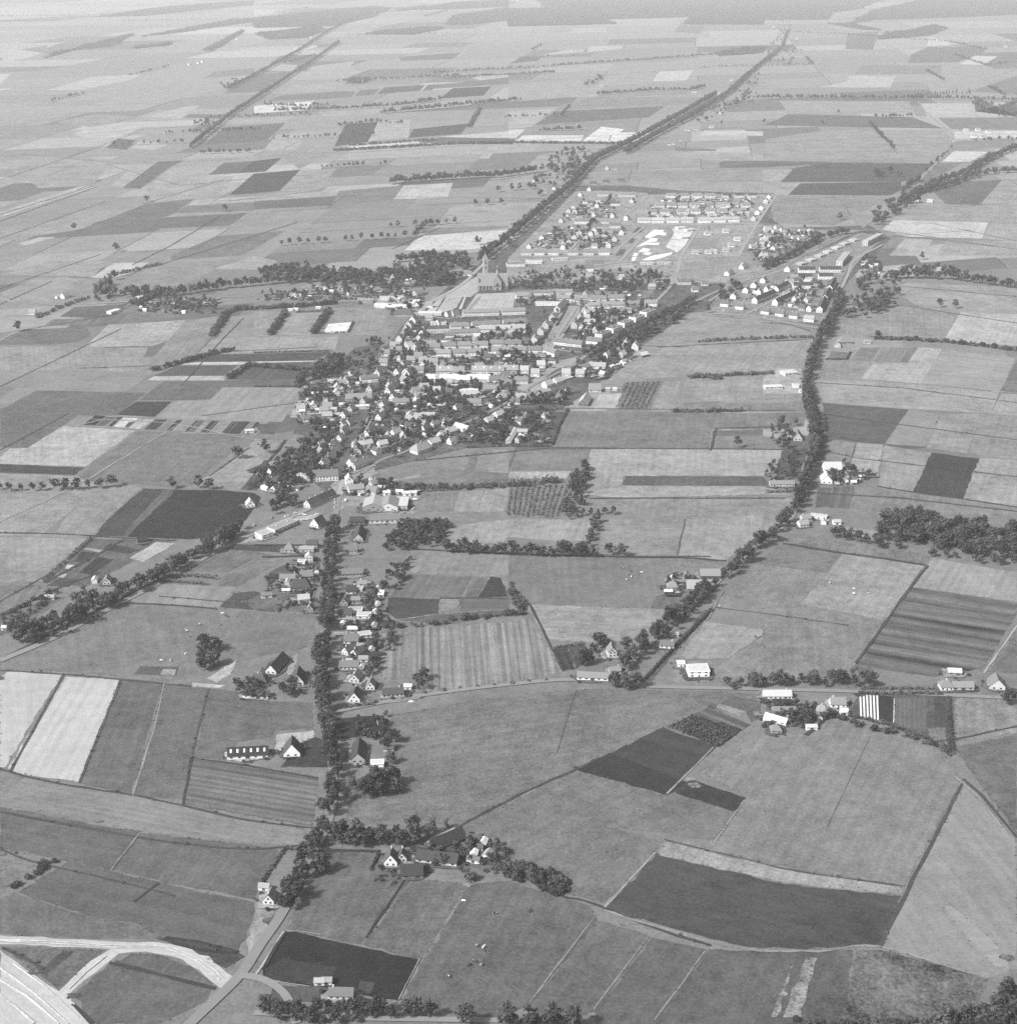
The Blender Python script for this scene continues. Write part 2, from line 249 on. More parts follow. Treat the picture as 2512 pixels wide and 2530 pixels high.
FIELDS = '''
@a0
30 0,390 130,370 330,400 200,440 0,480
31 350,680 700,580 1060,560 1000,600 600,680
33 0,560 90,555 0,640
30 360,330 460,320 360,360
27 0,150 700,110 900,60 400,40 0,60
32 530,1015 730,950 1060,970 880,1040 640,1035
30 620,1100 720,1045 880,1050 770,1110
12 800,1115 890,1045 1030,1055 960,1130
30 990,1120 1060,1060 1260,1085 1180,1130
13 930,1415 1190,1220 1390,1210 1290,1260 1060,1425
27 840,1400 1030,1240 1180,1225 930,1415
15 600,1735 1100,1540 1470,1500 1300,1620 1000,1720
14 1120,1725 1260,1640 1870,1605 1730,1705
16 1310,1610 1410,1555 1918,1525 1918,1590
29 1420,1550 1480,1505 1918,1480 1918,1520
12 1570,1320 1690,1230 1918,1215 1918,1300
8 1730,1470 1918,1310 2273,1280 2108,1440 1918,1460
8 1800,1305 1918,1215 2128,1190 2003,1295
13 1540,1090 1700,960 1918,945 2158,925 2018,1055 1918,1070
15 1380,890 1430,860 1740,865 1700,890
15 1400,990 1560,930 1600,950 1480,1000
30 1360,895 1100,880 1440,795 1510,800
15 1690,705 1860,580 1918,560 2208,540 2088,640 2018,690
17 1540,590 1620,540 1918,515 1918,560
30 0,1600 620,1400 740,1405 0,1640
32 0,1335 100,1345 0,1360
33 140,1840 300,1790 420,1790 200,1850
26 1100,1425 1290,1265 1650,1235 1560,1330 1760,1330 1700,1470 1150,1530
16 1290,1930 1640,1780 1918,1760 2158,1740 1918,1880 1810,1930 1290,1960
24 0,1740 560,1640 1080,1530 600,1735 100,1800
24 0,1220 300,1170 860,1200 700,1400 300,1420
23 430,920 730,860 1130,885 700,960 500,940
@a1
28 60,1140 180,1010 420,1000 310,1130
7.5 605,1105 690,935 935,920 860,1070
29 860,1065 940,915 1185,900 1160,1040
8.5 1165,1040 1200,975 1620,930 1560,1010
42 700,1105 1260,1060 1240,1080 740,1120
36 1400,1030 1918,990 1918,1040 1560,1040
13 1255,1075 1420,1035 1918,1045 1918,1090
29 1690,1200 1770,1110 1840,1110 1770,1195
24 200,1440 360,1285 620,1270 480,1450
13 0,1520 620,1480 580,1550 0,1580
27 0,1482 200,1450 640,1440 620,1478 0,1515
17 640,1440 1130,1400 1050,1505 580,1560
34,.5 1050,1505 1130,1400 1500,1380 1460,1490
40 1130,1890 1260,1780 1918,1735 2058,1715 1988,1790 1918,1840 1650,1880
19 1210,1700 1330,1640 1918,1620 1918,1720 1300,1780
33 0,70 300,80 0,120
34 270,390 440,345 480,350 300,410
13 130,470 200,420 480,410 430,470
28 60,530 150,480 330,490 300,540
14 760,725 800,680 950,670 900,715
10 930,710 980,660 1290,640 1250,685
12 1270,685 1310,640 1400,635 1340,680
15 1340,670 1400,635 1918,590 1918,630 1700,650
6.5 1400,745 1500,665 1790,650 1730,720
15 100,760 200,720 620,690 760,690 740,730 480,750
45 0,800 460,760 400,830 0,855
14 1090,430 1560,395 1500,445 1110,460
16 470,330 680,320 630,350 480,360
33 1640,590 1700,570 1918,565 1918,580 1700,605
27 440,500 760,460 700,540 350,575
25 300,640 700,620 600,680 200,710
26 480,830 1000,800 1500,750 1720,760 1600,800 900,860 520,880
22 20,1190 300,1140 620,1150 340,1275 220,1185
@a2
29 0,840 350,820 180,955 0,975
13 200,940 350,840 1180,800 1060,885 700,910
40 0,980 130,975 50,1045 0,1040
21 110,1010 150,965 700,925 600,1020
42 55,1065 110,1020 570,1020 540,1070
46 540,1075 700,955 870,975 840,1000 1140,995 960,1060 900,1085
14 0,1045 50,1045 30,1090 0,1090
11 10,480 90,430 250,430 220,460
33 590,395 610,350 860,345 850,370
30 220,420 460,370 580,370 560,395
30 470,250 490,215 730,205 740,240
16 1250,240 1290,190 1480,195 1440,255
36 1085,615 1140,540 1390,530 1340,605
25 0,640 520,600 720,660 640,720 0,770
25 740,640 800,570 1090,560 1040,640
20 400,790 640,735 1500,735 1440,780 1170,795 360,830
26 -420,1545 340,1520 250,1640 140,1700 -560,1720
14 1590,1230 1620,1215 1918,1215 2408,1220 2398,1235 1918,1265 1590,1265
36 1430,1020 1480,985 1918,990 1918,1025
26 1180,1210 1250,1150 1918,1150 1918,1210
16 1260,1140 1250,1110 1570,1125 1560,1140
25 890,1440 940,1370 1918,1370 1918,1470 1100,1460
22 700,1370 840,1285 1918,1280 1918,1365
25 -80,1450 230,1170 560,1110 700,1200 500,1300
24 1260,450 1900,420 1918,500 1400,520
@a3
14 110,900 190,860 1130,885 1330,960 1350,970 0,945
25 120,760 1100,765 1150,860 190,850
11 130,1375 220,1290 210,1275 500,1225 1290,1235 1180,1330 1060,1370
10 190,1470 280,1385 1040,1370 1050,1430 960,1475
27 0,1280 220,1275 130,1375 0,1375
27 0,1380 280,1385 190,1470 0,1470
33 620,620 650,570 1000,575 960,660 420,660
15 620,370 640,250 870,240 830,375
28 840,370 870,300 1240,280 1230,350
38 1230,350 1260,280 1510,330
15 1090,475 1120,410 1240,355 1640,350 1680,390 1470,470
38 1480,485 1600,420 1770,425 1660,490
19 690,560 740,490 1090,495 1350,490 1340,560
16 1560,690 1918,570 1918,710
33 1190,780 1820,770 1780,880 1240,880
17 1320,890 1918,885 1918,975 1420,975
40 1350,1220 1440,1140 1700,1145 1560,1220
20 1450,1060 1918,1050 1850,1110 1440,1140
38,.6 1440,990 1918,985 1918,1040 1450,1045
16 1210,1320 1300,1240 1500,1230 1400,1290 1180,1400
15 1280,1440 1500,1340 1720,1430 1640,1540 1380,1530
25 1640,1540 1800,1360 1918,1350 1918,1550
13 1480,1530 1540,1460 1710,1440 1620,1535
24 930,1680 1100,1540 1570,1545 1560,1670
25 1580,1680 1600,1560 1918,1555 1918,1700
37 900,1730 980,1660 1700,1680 1650,1800 1080,1785
27 1650,1800 1710,1690 1918,1690 1918,1820
30 950,1930 1070,1800 1280,1810 1220,1930
26 1300,1930 1380,1815 1918,1830 1918,1930
21,.5 20,1680 130,1490 940,1490 650,1660 530,1700
24 20,1050 480,980 1380,980 1420,1050 1340,1180 0,1210
@b0
34 690,165 860,55 1130,50 1000,130 830,170
24 0,280 300,160 690,170 480,280 350,350 0,330
25 0,140 360,40 820,40 700,160
27 1590,100 1830,30 1918,0 2100,40 2010,100 1918,105
22 560,290 900,190 1170,60 1720,45 1500,170 1250,260 960,330
15 0,650 200,555 650,540 690,590 600,650 400,670 0,670
13 450,460 570,385 900,370 980,350 880,450 770,470
16,.4,.5,14,0 330,530 400,480 770,465 740,520
29 640,690 820,520 1400,485 1280,640 1150,680
17 890,510 1020,400 1340,370 1350,460 1100,500
22 1060,880 1400,490 1680,450 1600,610 1480,740 1340,830 1180,880
24 0,880 0,690 440,680 660,700 1120,690 1040,870 430,860
26 1500,740 1600,630 1918,615 2558,600 2528,720 1918,735
9 1420,800 1500,745 1918,740 2508,725 2348,800
40 1360,820 1420,805 1820,800 2398,790 2360,800 1810,822
11,.3,.3,8,0 1160,905 1340,830 1800,825 1690,905
33 1110,940 1160,910 1690,905 1690,940
11,.3,.3,12,0 1700,935 1850,810 2358,800 2298,870 2238,935
14 1050,1090 1230,950 2288,930 2258,990 1680,990 1580,1090
25,.3,.2,14,0 1590,1085 1690,995 2268,1000 2198,1150 2130,1255 1918,1250 1170,1220 1310,1100
14.5 0,1165 280,1015 1110,1035 880,1205 590,1205 210,1450 0,1445
6.5 880,1200 1030,1100 1300,1100 1170,1215
33 0,1570 0,1520 80,1455 210,1450 480,1285 1020,1320 650,1590
8 0,1570 640,1600 560,1655 0,1630
18 560,1690 1030,1320 1830,1350 1730,1500 1520,1690 1400,1750 900,1720
26 0,1640 560,1660 700,1710 760,1715 530,1930 300,2120 0,2111
24 530,1930 760,1715 1080,1750 870,1930 700,2116 400,2126
8 880,1930 1080,1755 1250,1760 1080,1936 950,2116 710,2111
12,.3,.5,6,0 1080,1936 1250,1760 1330,1765 1150,1936 960,2121 930,2116
5.5 1150,1936 1330,1765 1700,1770 1918,1790 1970,1830 1860,1990 1760,2056 1660,2116 1430,2141 960,2121
26 1530,1690 1750,1540 1918,1400 2068,1400 2040,1530 1988,1545 1918,1640 1810,1765 1650,1750
10 1820,1765 1918,1640 1988,1545 2058,1540 2030,1650 1938,1770
22 480,1285 600,1205 1918,1250 1918,1350 1050,1310
4 630,1275 720,1205 800,1210 720,1280
12 730,1282 800,1215 880,1220 790,1285
5 820,1285 890,1220 930,1215 845,1288
45 855,1290 940,1222 1050,1228 950,1296
9 940,1292 975,1255 1020,1250 970,1295
35 975,1300 1060,1230 1170,1235 1050,1308
@b1
24 0,605 0,420 240,420 120,605
25 150,600 250,430 530,430 430,600
23 490,590 570,400 990,400 1010,600
58 520,585 560,515 740,500 700,580
20 1010,600 990,400 1130,400 1120,480 1060,590
19 630,330 900,270 1180,290 1200,380 900,400 600,390
34,.5 900,340 1140,270 1280,280 1260,350 1170,395 930,400
15 350,1060 450,930 700,900 720,1060
16,.3,.4,9,0 300,1150 340,1065 610,1065 600,1155
32 270,1220 300,1155 590,1160 590,1220
13 690,760 760,690 960,660 930,760
12 290,1340 340,1280 500,1280 440,1370
24 0,1480 0,1380 200,1400 250,1450 130,1520 70,1540
22 120,1520 200,1390 420,1400 420,1600 150,1640
12 0,1276 0,1265 190,1270 150,1350 60,1340
21,.4 1060,1560 1480,1430 1918,1450 1918,1640 1380,1600 1250,1650
18 1590,1620 1640,1490 1700,1480 1660,1630
24,.35,.2,9,1 1760,1640 1810,1465 1918,1460 1918,1650
34 1440,1660 1460,1620 1500,1625 1480,1665
19 1140,1700 1380,1610 1918,1640 1918,1700 1600,1750 1150,1760
15 990,1790 1000,1700 1140,1700 1150,1780
20 1240,1930 1260,1800 1540,1780 1500,1930
26 1500,1930 1550,1780 1730,1770 1680,1930
27 1680,1930 1740,1770 1918,1750 1918,1800 1880,1930
13 1480,1420 1560,1300 1900,1290 1918,1440 1600,1440
@b2
24 960,670 1400,420 1918,490 2248,560 2288,600 2268,630 1918,630 1460,640 1250,660
25 750,940 930,790 1050,690 1430,650 1918,650 2288,640 2258,780 2218,860 1918,880 1300,910
17,.4,.4,8,2 790,1160 870,955 1160,945 1060,1165
35 640,1160 680,1050 870,1035 830,1150
24 1070,1165 1170,945 1300,940 1240,1165
25 1240,1165 1310,925 1918,915 2200,900 2200,1090 1918,1090 1330,1105
20 1290,1165 1310,1110 1918,1110 2228,1100 2230,1170 1918,1175
18.5 320,1440 460,1170 1250,1180 1918,1190 2240,1180 2230,1290 1918,1310 1530,1310 1510,1455
15 1540,1320 1918,1310 1918,1360 1530,1360
20 1520,1360 1918,1360 2058,1380 2068,1455 1520,1455
12,.5 0,1430 0,1190 450,1170 320,1430
20 0,1620 70,1465 610,1465 580,1600 480,1620
29 580,1640 620,1460 1918,1465 2078,1465 2038,1600 1918,1660 870,1660 850,1730 540,1830
35 0,1680 10,1630 470,1625 440,1680
12.5 855,1730 880,1660 1918,1665 1958,1730 1918,1735
29 560,1800 860,1735 1918,1740 2118,1790 2130,1810 1918,1800 850,1830
22 540,1840 850,1835 840,1930 520,1930
24 840,1930 860,1830 1918,1815 2138,1830 2158,1930 2100,2060 1918,2080 1600,2000
20,.4,.35,6,2 -20,1975 0,1750 470,1725 380,1985
@b3
26 1010,200 1918,240 1918,430 1500,410 1150,370 1000,270
23 540,600 560,480 1060,380 1470,415 1360,630 900,640
33 1365,630 1490,425 1918,440 1918,690
17 480,780 520,720 640,730 630,785
20 660,790 740,690 890,690 820,800
21 830,800 900,690 1090,690 1020,805
17 1030,805 1090,700 1170,690 1090,805
31 740,925 830,810 1090,810 1170,690 1350,700 1190,965
27,.3,.2,18,1 1190,965 1350,710 1905,770 1780,1020
17 1785,1020 1918,780 1918,1030
22 430,900 440,800 820,800 740,920
27 400,920 1180,970 1780,1030 1720,1190 1100,1155 430,1105
28 1720,1190 1800,1040 1918,1045 1918,1210
12.5 450,1110 1100,1160 910,1420 480,1375
24,.3,.15,18,0 920,1420 1100,1160 1240,1180 1330,1200 1230,1440
25 1230,1450 1340,1200 1630,1190 1540,1490
23 1540,1490 1640,1190 1918,1220 1918,1540
22 470,1560 490,1380 700,1410 650,1560
30 650,1600 710,1410 910,1425 860,1650
25 870,1740 910,1430 1270,1485 1130,1780
7.5,.45 1130,1780 1270,1485 1630,1530 1510,1830
28 1515,1830 1640,1530 1918,1540 1918,1890
21 660,1910 720,1740 870,1750 1130,1790 1500,1840 1480,1960 660,1940
22 1490,1960 1510,1840 1918,1900 1918,1990
14,.4,.5,10,0 490,1900 530,1740 690,1740 650,1910
13 390,1900 420,1750 520,1750 500,1890
11,.4,.5,10,1 90,1640 140,1470 350,1450 280,1690
36 440,1700 560,1560 760,1620 640,1680
13,.5 700,420 780,310 950,310 950,400
@c0
26 0,530 0,190 690,205 340,530
14,.5 340,530 700,210 1150,210 1300,230 1060,340 650,570
7 560,375 620,300 730,310 670,380
7 600,460 740,340 860,360 700,480
8 780,290 830,240 1060,290 980,320
34 980,350 1180,230 1330,240 1080,380
38 490,430 510,400 590,405 560,435
38 410,490 440,470 510,470 480,500
30 630,285 660,270 780,290 760,310
9 340,560 460,500 600,510 520,570
20,.5,.35,10,2 0,760 0,560 330,550 220,700
16,.5 0,940 0,800 400,640 500,640 200,860
27,.3,.2,14,2 940,670 1180,540 1780,570 1650,720 1200,700
18 1400,450 1700,280 1918,300 2140,340 1918,380 1720,460
9 1680,280 1760,245 1918,250 2138,265 2138,310 1918,300
21 1720,460 1918,360 2100,390 1918,500 1850,520 1650,560
17 1650,560 1720,470 1850,470 1918,480 1850,540 1780,570
9.5 1660,720 1770,610 1918,600 2108,680 2080,760 1918,740
21,.38 0,1190 0,1120 860,690 1300,705 1820,740 1918,760 1640,990 1450,1250 1350,1270 500,1210
20,.35 1640,1010 1820,745 2078,760 2378,780 2370,1000 2300,1030 1780,1130 1660,1040
43,.18 0,1930 0,1260 60,1205 480,1220 40,1930
45,.18 60,1935 500,1245 900,1265 660,1900 590,2040 140,1975
16.5 660,1900 910,1265 1230,1300 1060,1930 990,2140 590,2045
17 1060,1930 1240,1300 1570,1335 1460,1860 1380,2170 990,2140
17 1580,1335 1850,1370 2000,1430 2360,1440 2360,1640 2080,1650 2060,1700 1790,1740 1700,1880 1470,1860
11 1010,1230 1060,1165 1350,1170 1330,1240
30 1210,1230 1230,1190 1330,1190 1320,1235
38 1560,1260 1790,1120 1740,1230 1640,1290
40 1450,1290 1700,1310 1660,1330 1450,1320
@g
19,.3,.7,6,0 362,1430 600,1468 590,1560 348,1517
@d0
26,.3,.16,6,5 0,230 190,70 590,110 980,210 1400,290 1918,390 2348,472 2288,582 1918,562 1500,530 1060,475 750,400 0,270
16.5,.4 0,290 500,385 1060,480 830,770 500,700 0,600
17.5,.4 840,770 1080,490 1918,580 2100,620 2010,860 1918,990 1330,880
23 0,640 330,690 60,900 0,960
14,.35,.2,16,2 130,940 520,700 830,770 1330,890 1918,1010 1918,1130 1800,1380 1180,1270 1050,1180 640,1110
20,.4 0,1250 0,990 120,945 640,1110 1050,1190 1200,1280 700,1290
15,.6 20,1350 800,1370 690,1450 440,1670 310,1570
17,.45 550,1720 820,1480 1000,1400 1150,1400 1450,1500 1600,1620 1560,1760 1200,1930 720,1930
9,.5 1180,1290 1280,1270 1800,1390 1850,1420 1700,1510 1500,1400
9,.6 260,1540 480,1380 560,1385 350,1560
@d1
18.5,.45 250,1210 420,850 540,640 620,610 1000,640 1100,800 1190,840 810,1330 500,1270
19.5,.45 820,1330 1200,840 1560,870 1620,880 1380,1250 1260,1440
4.5,.4,.15,10,2 60,1480 220,1240 310,1235 1255,1445 1090,1750 620,1700 70,1590
7,.3 100,1510 220,1430 620,1500 590,1590 480,1640 70,1590
11 130,1720 140,1620 560,1660 520,1760 150,1770
9 780,1700 800,1600 910,1620 880,1700
34 -20,1480 -60,1300 20,1050 150,1080 130,1160
19,.4 690,410 730,220 920,190 970,430
@d2
17.5,.45 -818,1750 -300,880 0,850 620,1040 670,1150 130,1800 -200,1920
15,.4 140,1800 680,1150 1070,1270 630,1860 250,1910
16.5,.4 630,1860 1080,1280 1500,1370 1110,1940 700,1940
16,.45,.12,12,0 1110,1940 1510,1370 1918,1385 2600,1370 2560,1700 2500,1940
@d3
18,.95 600,1935 640,1700 700,1380 880,1370 1700,1580 1650,1700 1500,1935
32,.8 60,1880 200,1500 230,1490 160,1700 100,1880
32,.8 150,1880 330,1430 410,1430 330,1700 290,1880
@g
20.5,.5 735,1350 900,1320 1080,1300 1360,1305 1430,1310 1400,1330 1260,1375 1085,1450 900,1535 850,1560 780,1540 660,1555 650,1500 750,1460 745,1400
8,.3,.25,18,3 1085,1452 1250,1372 1352,1408 1258,1500
6,.3 1085,1452 1150,1420 1310,1482 1258,1500
21,.45 860,1565 1085,1454 1258,1502 1140,1560 1250,1588 1140,1705 1080,1690 1000,1650 870,1640
21,.4,.2,10,0 1140,1560 1258,1502 1290,1480 1405,1508 1345,1588 1250,1570
25,.35 1355,1585 1410,1505 1320,1455 1450,1385 1520,1385 1560,1350 1690,1380 1760,1400 1815,1470 1705,1672 1500,1640 1262,1587
34 1237,1612 1257,1588 1500,1645 1700,1672 1700,1688 1480,1665
9.5,.4 1237,1612 1480,1668 1700,1690 1657,1785 1500,1790 1400,1785 1140,1715
30,.25 1820,1480 1918,1590 1918,1830 1860,1845 1660,1787 1705,1700
18 1800,1410 1918,1385 1918,1575 1840,1470
@d3
35,.2 1350,1040 1430,1040 1850,1430 1850,1520 1720,1480
@d2
6.5 1255,185 1370,85 1790,225 1690,330
@c2
8,.5,.3,8,0 1200,1620 1390,1530 1760,1650 1590,1780
13,.3,.7,9,1 1400,1530 1500,1480 1830,1610 1750,1660
30 1540,1470 1600,1450 1790,1510 1740,1545
14 1590,1450 1680,1390 1900,1440 1900,1560 1830,1590 1790,1510
@c3
22 -278,660 0,400 480,470 400,560 280,700 0,660
18 -278,370 0,340 150,240 590,320 490,460 0,400
28 280,700 400,560 490,470 600,320 1220,410 900,820
23 0,1270 0,670 280,710 890,830 590,1230 300,1270
29,.3,.25,8,0 1130,570 1280,350 1918,460 1918,680
15,.35,.95,20,1 690,1160 1130,570 1918,690 1918,760 1660,1180 1300,1250
18 1700,1210 1918,890 1918,1220
20,.6 150,240 210,170 820,260 1180,310 1260,350 1210,400 700,330
30,.4,.3,4,0 540,170 600,110 880,150 840,200
12 640,1540 720,1380 1380,1390 1420,1830 1250,1720 880,1590
6 870,1390 990,1400 985,1600 870,1580
17,.3,.35,3.5,1 995,1400 1240,1410 1245,1650 1100,1640 990,1600
9.5 1290,1400 1380,1400 1380,1630 1290,1620
21 1245,1640 1380,1630 1390,1790 1250,1720
25,.55 1440,1740 1440,1400 1918,1400 1918,1670
@c2
29 1270,1110 1480,830 1918,890 1918,930 1650,1110
23 1640,1120 1918,930 1918,1250 1530,1260 1560,1180
20,.35 0,700 0,330 900,345 1270,360 1190,640 1080,730 560,720 150,700
28 130,700 560,715 1080,735 1240,740 1000,960 900,970 560,990 290,960
15 1070,730 1120,630 1320,640 1240,735
28 -528,270 -438,120 -218,80 0,60 630,60 600,220 420,230 0,190 -100,290
24 700,60 1330,60 1280,330 900,335 690,330
27 1280,330 1330,60 1918,20 1918,150 1640,370
22 1340,360 1640,375 1440,480 1210,470
8,.4,.6,5,0 410,1200 340,1040 450,1020 510,1190
10 450,1020 570,1000 640,1070 510,1190
13,.4,.4,6,0 1010,1270 1480,740 1540,740 1080,1280
@c1
24,.4 1100,440 1190,290 1918,320 1918,480 1700,490 1250,470
17.5,.35,.3,8,0 1020,650 1150,470 1540,490 1650,490 1560,650
18 1570,650 1660,500 1760,500 1690,650
6.5 1690,650 1780,490 1860,500 1918,640
8.5 1010,650 1400,660 1390,770 1080,810 1000,760
24 1400,660 1550,660 1540,720 1390,770
14,.3,.75,3.6,1 1550,750 1550,660 1918,660 1918,730
14 1080,820 1390,775 1918,740 1850,770 1500,850
25,.34,.65,6,0 940,1270 960,920 1250,880 1918,835 2080,800 2330,1215 1918,1295 1260,1390 1250,1250
22 600,1500 600,1390 730,1350 900,1400 900,1450
26 930,1440 940,1390 1250,1340 1260,1400
60,.1 1160,1345 1186,1345 1182,1400 1204,1438 1158,1440 1168,1400
48,.1 985,1440 1155,1415 1155,1422 985,1450
6,.6 620,1730 615,1560 930,1540 940,1690
8 940,1690 930,1540 980,1540 1000,1680
7,.6 240,1880 340,1750 460,1700 640,1760 640,1930 200,1930
38 150,1800 170,1680 450,1650 460,1700 340,1750 300,1700 200,1850
34 220,1150 330,1070 300,1200 260,1250
15,.5 -80,680 200,560 460,520 480,760 0,740
16,.5 60,500 200,450 490,430 490,520 200,540
12 90,470 270,380 500,370 490,430
19 660,560 880,560 1000,640 1000,800 700,900 650,800
'''
def do_fields():
    for t, ln in parse(FIELDS):
        w = ln.split(); o = [float(v) for v in w[0].split(',')]
        poly = [pt(t, s) for s in w[1:]]
        kw = {}
        if len(o) > 1: kw['mot'] = o[1]
        if len(o) > 2: kw.update(row=o[2], per=o[3], e=int(o[4]))
        field(poly, o[0]/100, **kw)
    # narrow allotment strips west of the village
    t = TILES['b0']
    x, k = 1090, 0
    pal = [7, 20, 6, 24, 8, 13, 26, 7, 9, 22, 10, 6]
    while x < 1860:
        wd = random.choice((18, 28, 45, 70, 95)); wd = min(wd, 1880-x)
        y0, y1 = 1310+(x-1090)*.052, 1235+(x-1090)*.025
        tn = pal[k % len(pal)]
        if wd < 25: tn = random.choice((5, 30, 6, 28))
        field([pt(t, '%g,%g' % q) for q in ((x, y0), (x+85, y1), (x+85+wd-5, y1+1), (x+wd-5, y0+2))], tn/100, name='allotment')
        x += wd; k += 1
    # six white covered seed beds beside the crossing lane
    t = TILES['c3']
    for k in range(6):
        xa, xb = 727+k*25.5, 734+k*25.5
        field([pt(t, '%g,%g' % q) for q in ((xa, 1385+k), (xa+12, 1385+k), (xb+12, 1548+k*7), (xb, 1546+k*7))], .8, mot=.05, name='seed_bed')
    field([pt(t, s) for s in '987,1410 992,1410 988,1600 982,1600'.split()], .7, mot=.2, name='seed_bed')
    # newly raised sand: motorway bed and slip roads
    t = TILES['d0']
    for s in ('0,1262 160,1270 700,1300 870,1310 1200,1315 1380,1350 1580,1420 1720,1550 1790,1590 1690,1680 1610,1620 1500,1520 1300,1420 1100,1385 900,1400 830,1365 650,1355 0,1330',
              '832,1366 898,1400 800,1480 640,1600 540,1690 540,1760 440,1690 560,1570 690,1450',
              '0,1370 150,1480 300,1590 440,1680 560,1770 700,1950 0,1950'):
        field([pt(t, q) for q in s.split()], .52, mot=.16, name='sand_road', row=.12, per=5, e=1)
    # bare building land and paved courts of the village
    for tn, mot, s in VILLAGE_GROUND:
        w = s.split(); t = TILES[w[0]]
        field([pt(t, q) for q in w[1:]], tn/100, mot=mot, name='yard')
VILLAGE_GROUND = [
 (13, .9, 'g 620,935 560,880 570,830 600,720 700,690 770,600 790,590 870,520 960,460 1085,350 1180,350 1290,360 1460,365 1450,410 1480,430 1640,425 1680,450 1600,530 1545,615 1350,585 1300,590 1200,660 1110,740 1060,770 900,840 780,870 700,890'),
 (25, .6, 'v1 80,950 330,700 640,390 960,70 1300,60 1918,90 1918,1279 100,1279 60,1150'),
 (26, .6, 'v2 0,1279 0,500 140,110 1890,110 1650,500 1918,520 1918,1000 1400,1279'),
 (22, .6, 'v3 150,880 430,480 900,400 1100,320 1700,60 1918,90 1560,430 1340,960 800,930'),
 (22, .8, 'v3 480,320 700,0 1250,30 1690,30 1000,370 850,420'),
 (20, .8, 'v5 40,260 300,230 1560,240 1560,440 900,440 820,400 600,330 60,420'),
 (35, .3, 'v4 930,780 1160,460 1660,440 1640,640 1330,690 1150,720'),
 (38, .25, 'v4 470,720 680,500 900,440 930,490 840,680 600,740'),
 (34, .3, 'v4 600,540 780,430 1180,220 1190,420 1120,470 900,640 700,700'),
 (10, .3, 'v4 870,680 970,500 1085,500 960,690'),
 (40, .2, 'v4 920,660 1000,490 1025,490 960,660'),
 (60, .15, 'v2 170,670 290,575 430,580 410,605 460,620 440,650 340,640 230,690'),
 (60, .15, 'v2 60,800 260,685 340,690 330,730 180,740 370,750 340,775 200,770'),
 (62, .15, 'v2 80,870 150,815 245,830 220,860'),
 (62, .15, 'v2 140,890 200,865 270,880 220,910'),
 (62, .15, 'v2 140,970 260,920 540,870 520,900 380,950 220,985'),
 (58, .15, 'v2 0,960 30,880 90,880 40,990 0,1000'),
 (48, .5, 'v2 530,560 820,560 700,780 600,870 450,800 560,620'),
 (11, .3, 'v2 15,610 80,540 165,545 130,610'),
 (12, .3, 'v1 1480,920 1560,830 1640,830 1590,910'),
 (12, .3, 'v1 1660,750 1700,690 1755,690 1720,750'),
 (20, .4, 'v1 1060,1040 1120,970 1370,970 1330,1020'),
 (24, .4, 'v2 620,1240 690,1000 1300,960 1480,990 1000,1240'),
 (22, .4, 'v2 700,820 850,690 1150,690 1100,830'),
 (30, .4, 'v9 300,960 440,830 640,760 880,720 900,860 1200,880 1480,800 1480,850 1090,900 740,900 540,860 470,1010 480,1250 380,1330 350,1050'),
 (26, .4, 'v9 480,1100 1480,1090 1400,1330 800,1330 760,1260 480,1240'),
 (34, .3, 'v10 120,1230 880,830 1400,770 1430,850 1010,880 740,1030 540,1160'),
 (26, .4, 'v5 400,830 520,620 640,400 800,400 800,480 560,760 540,830'),
 (28, .4, 'v5 570,970 780,920 800,990 560,1050 380,1180 300,1170'),
 (30, .4, 'v8 1180,420 1500,330 1560,480 1400,520 1180,470'),
 (32, .5, 'b3 0,1040 0,920 120,850 290,850 300,1040'),
 (30, .4, 'c2 1180,600 1200,490 1350,510 1560,590 1330,640'),
 (26, .5, 'c2 1230,1290 1260,1130 1560,1130 1580,1230 1500,1290'),
]
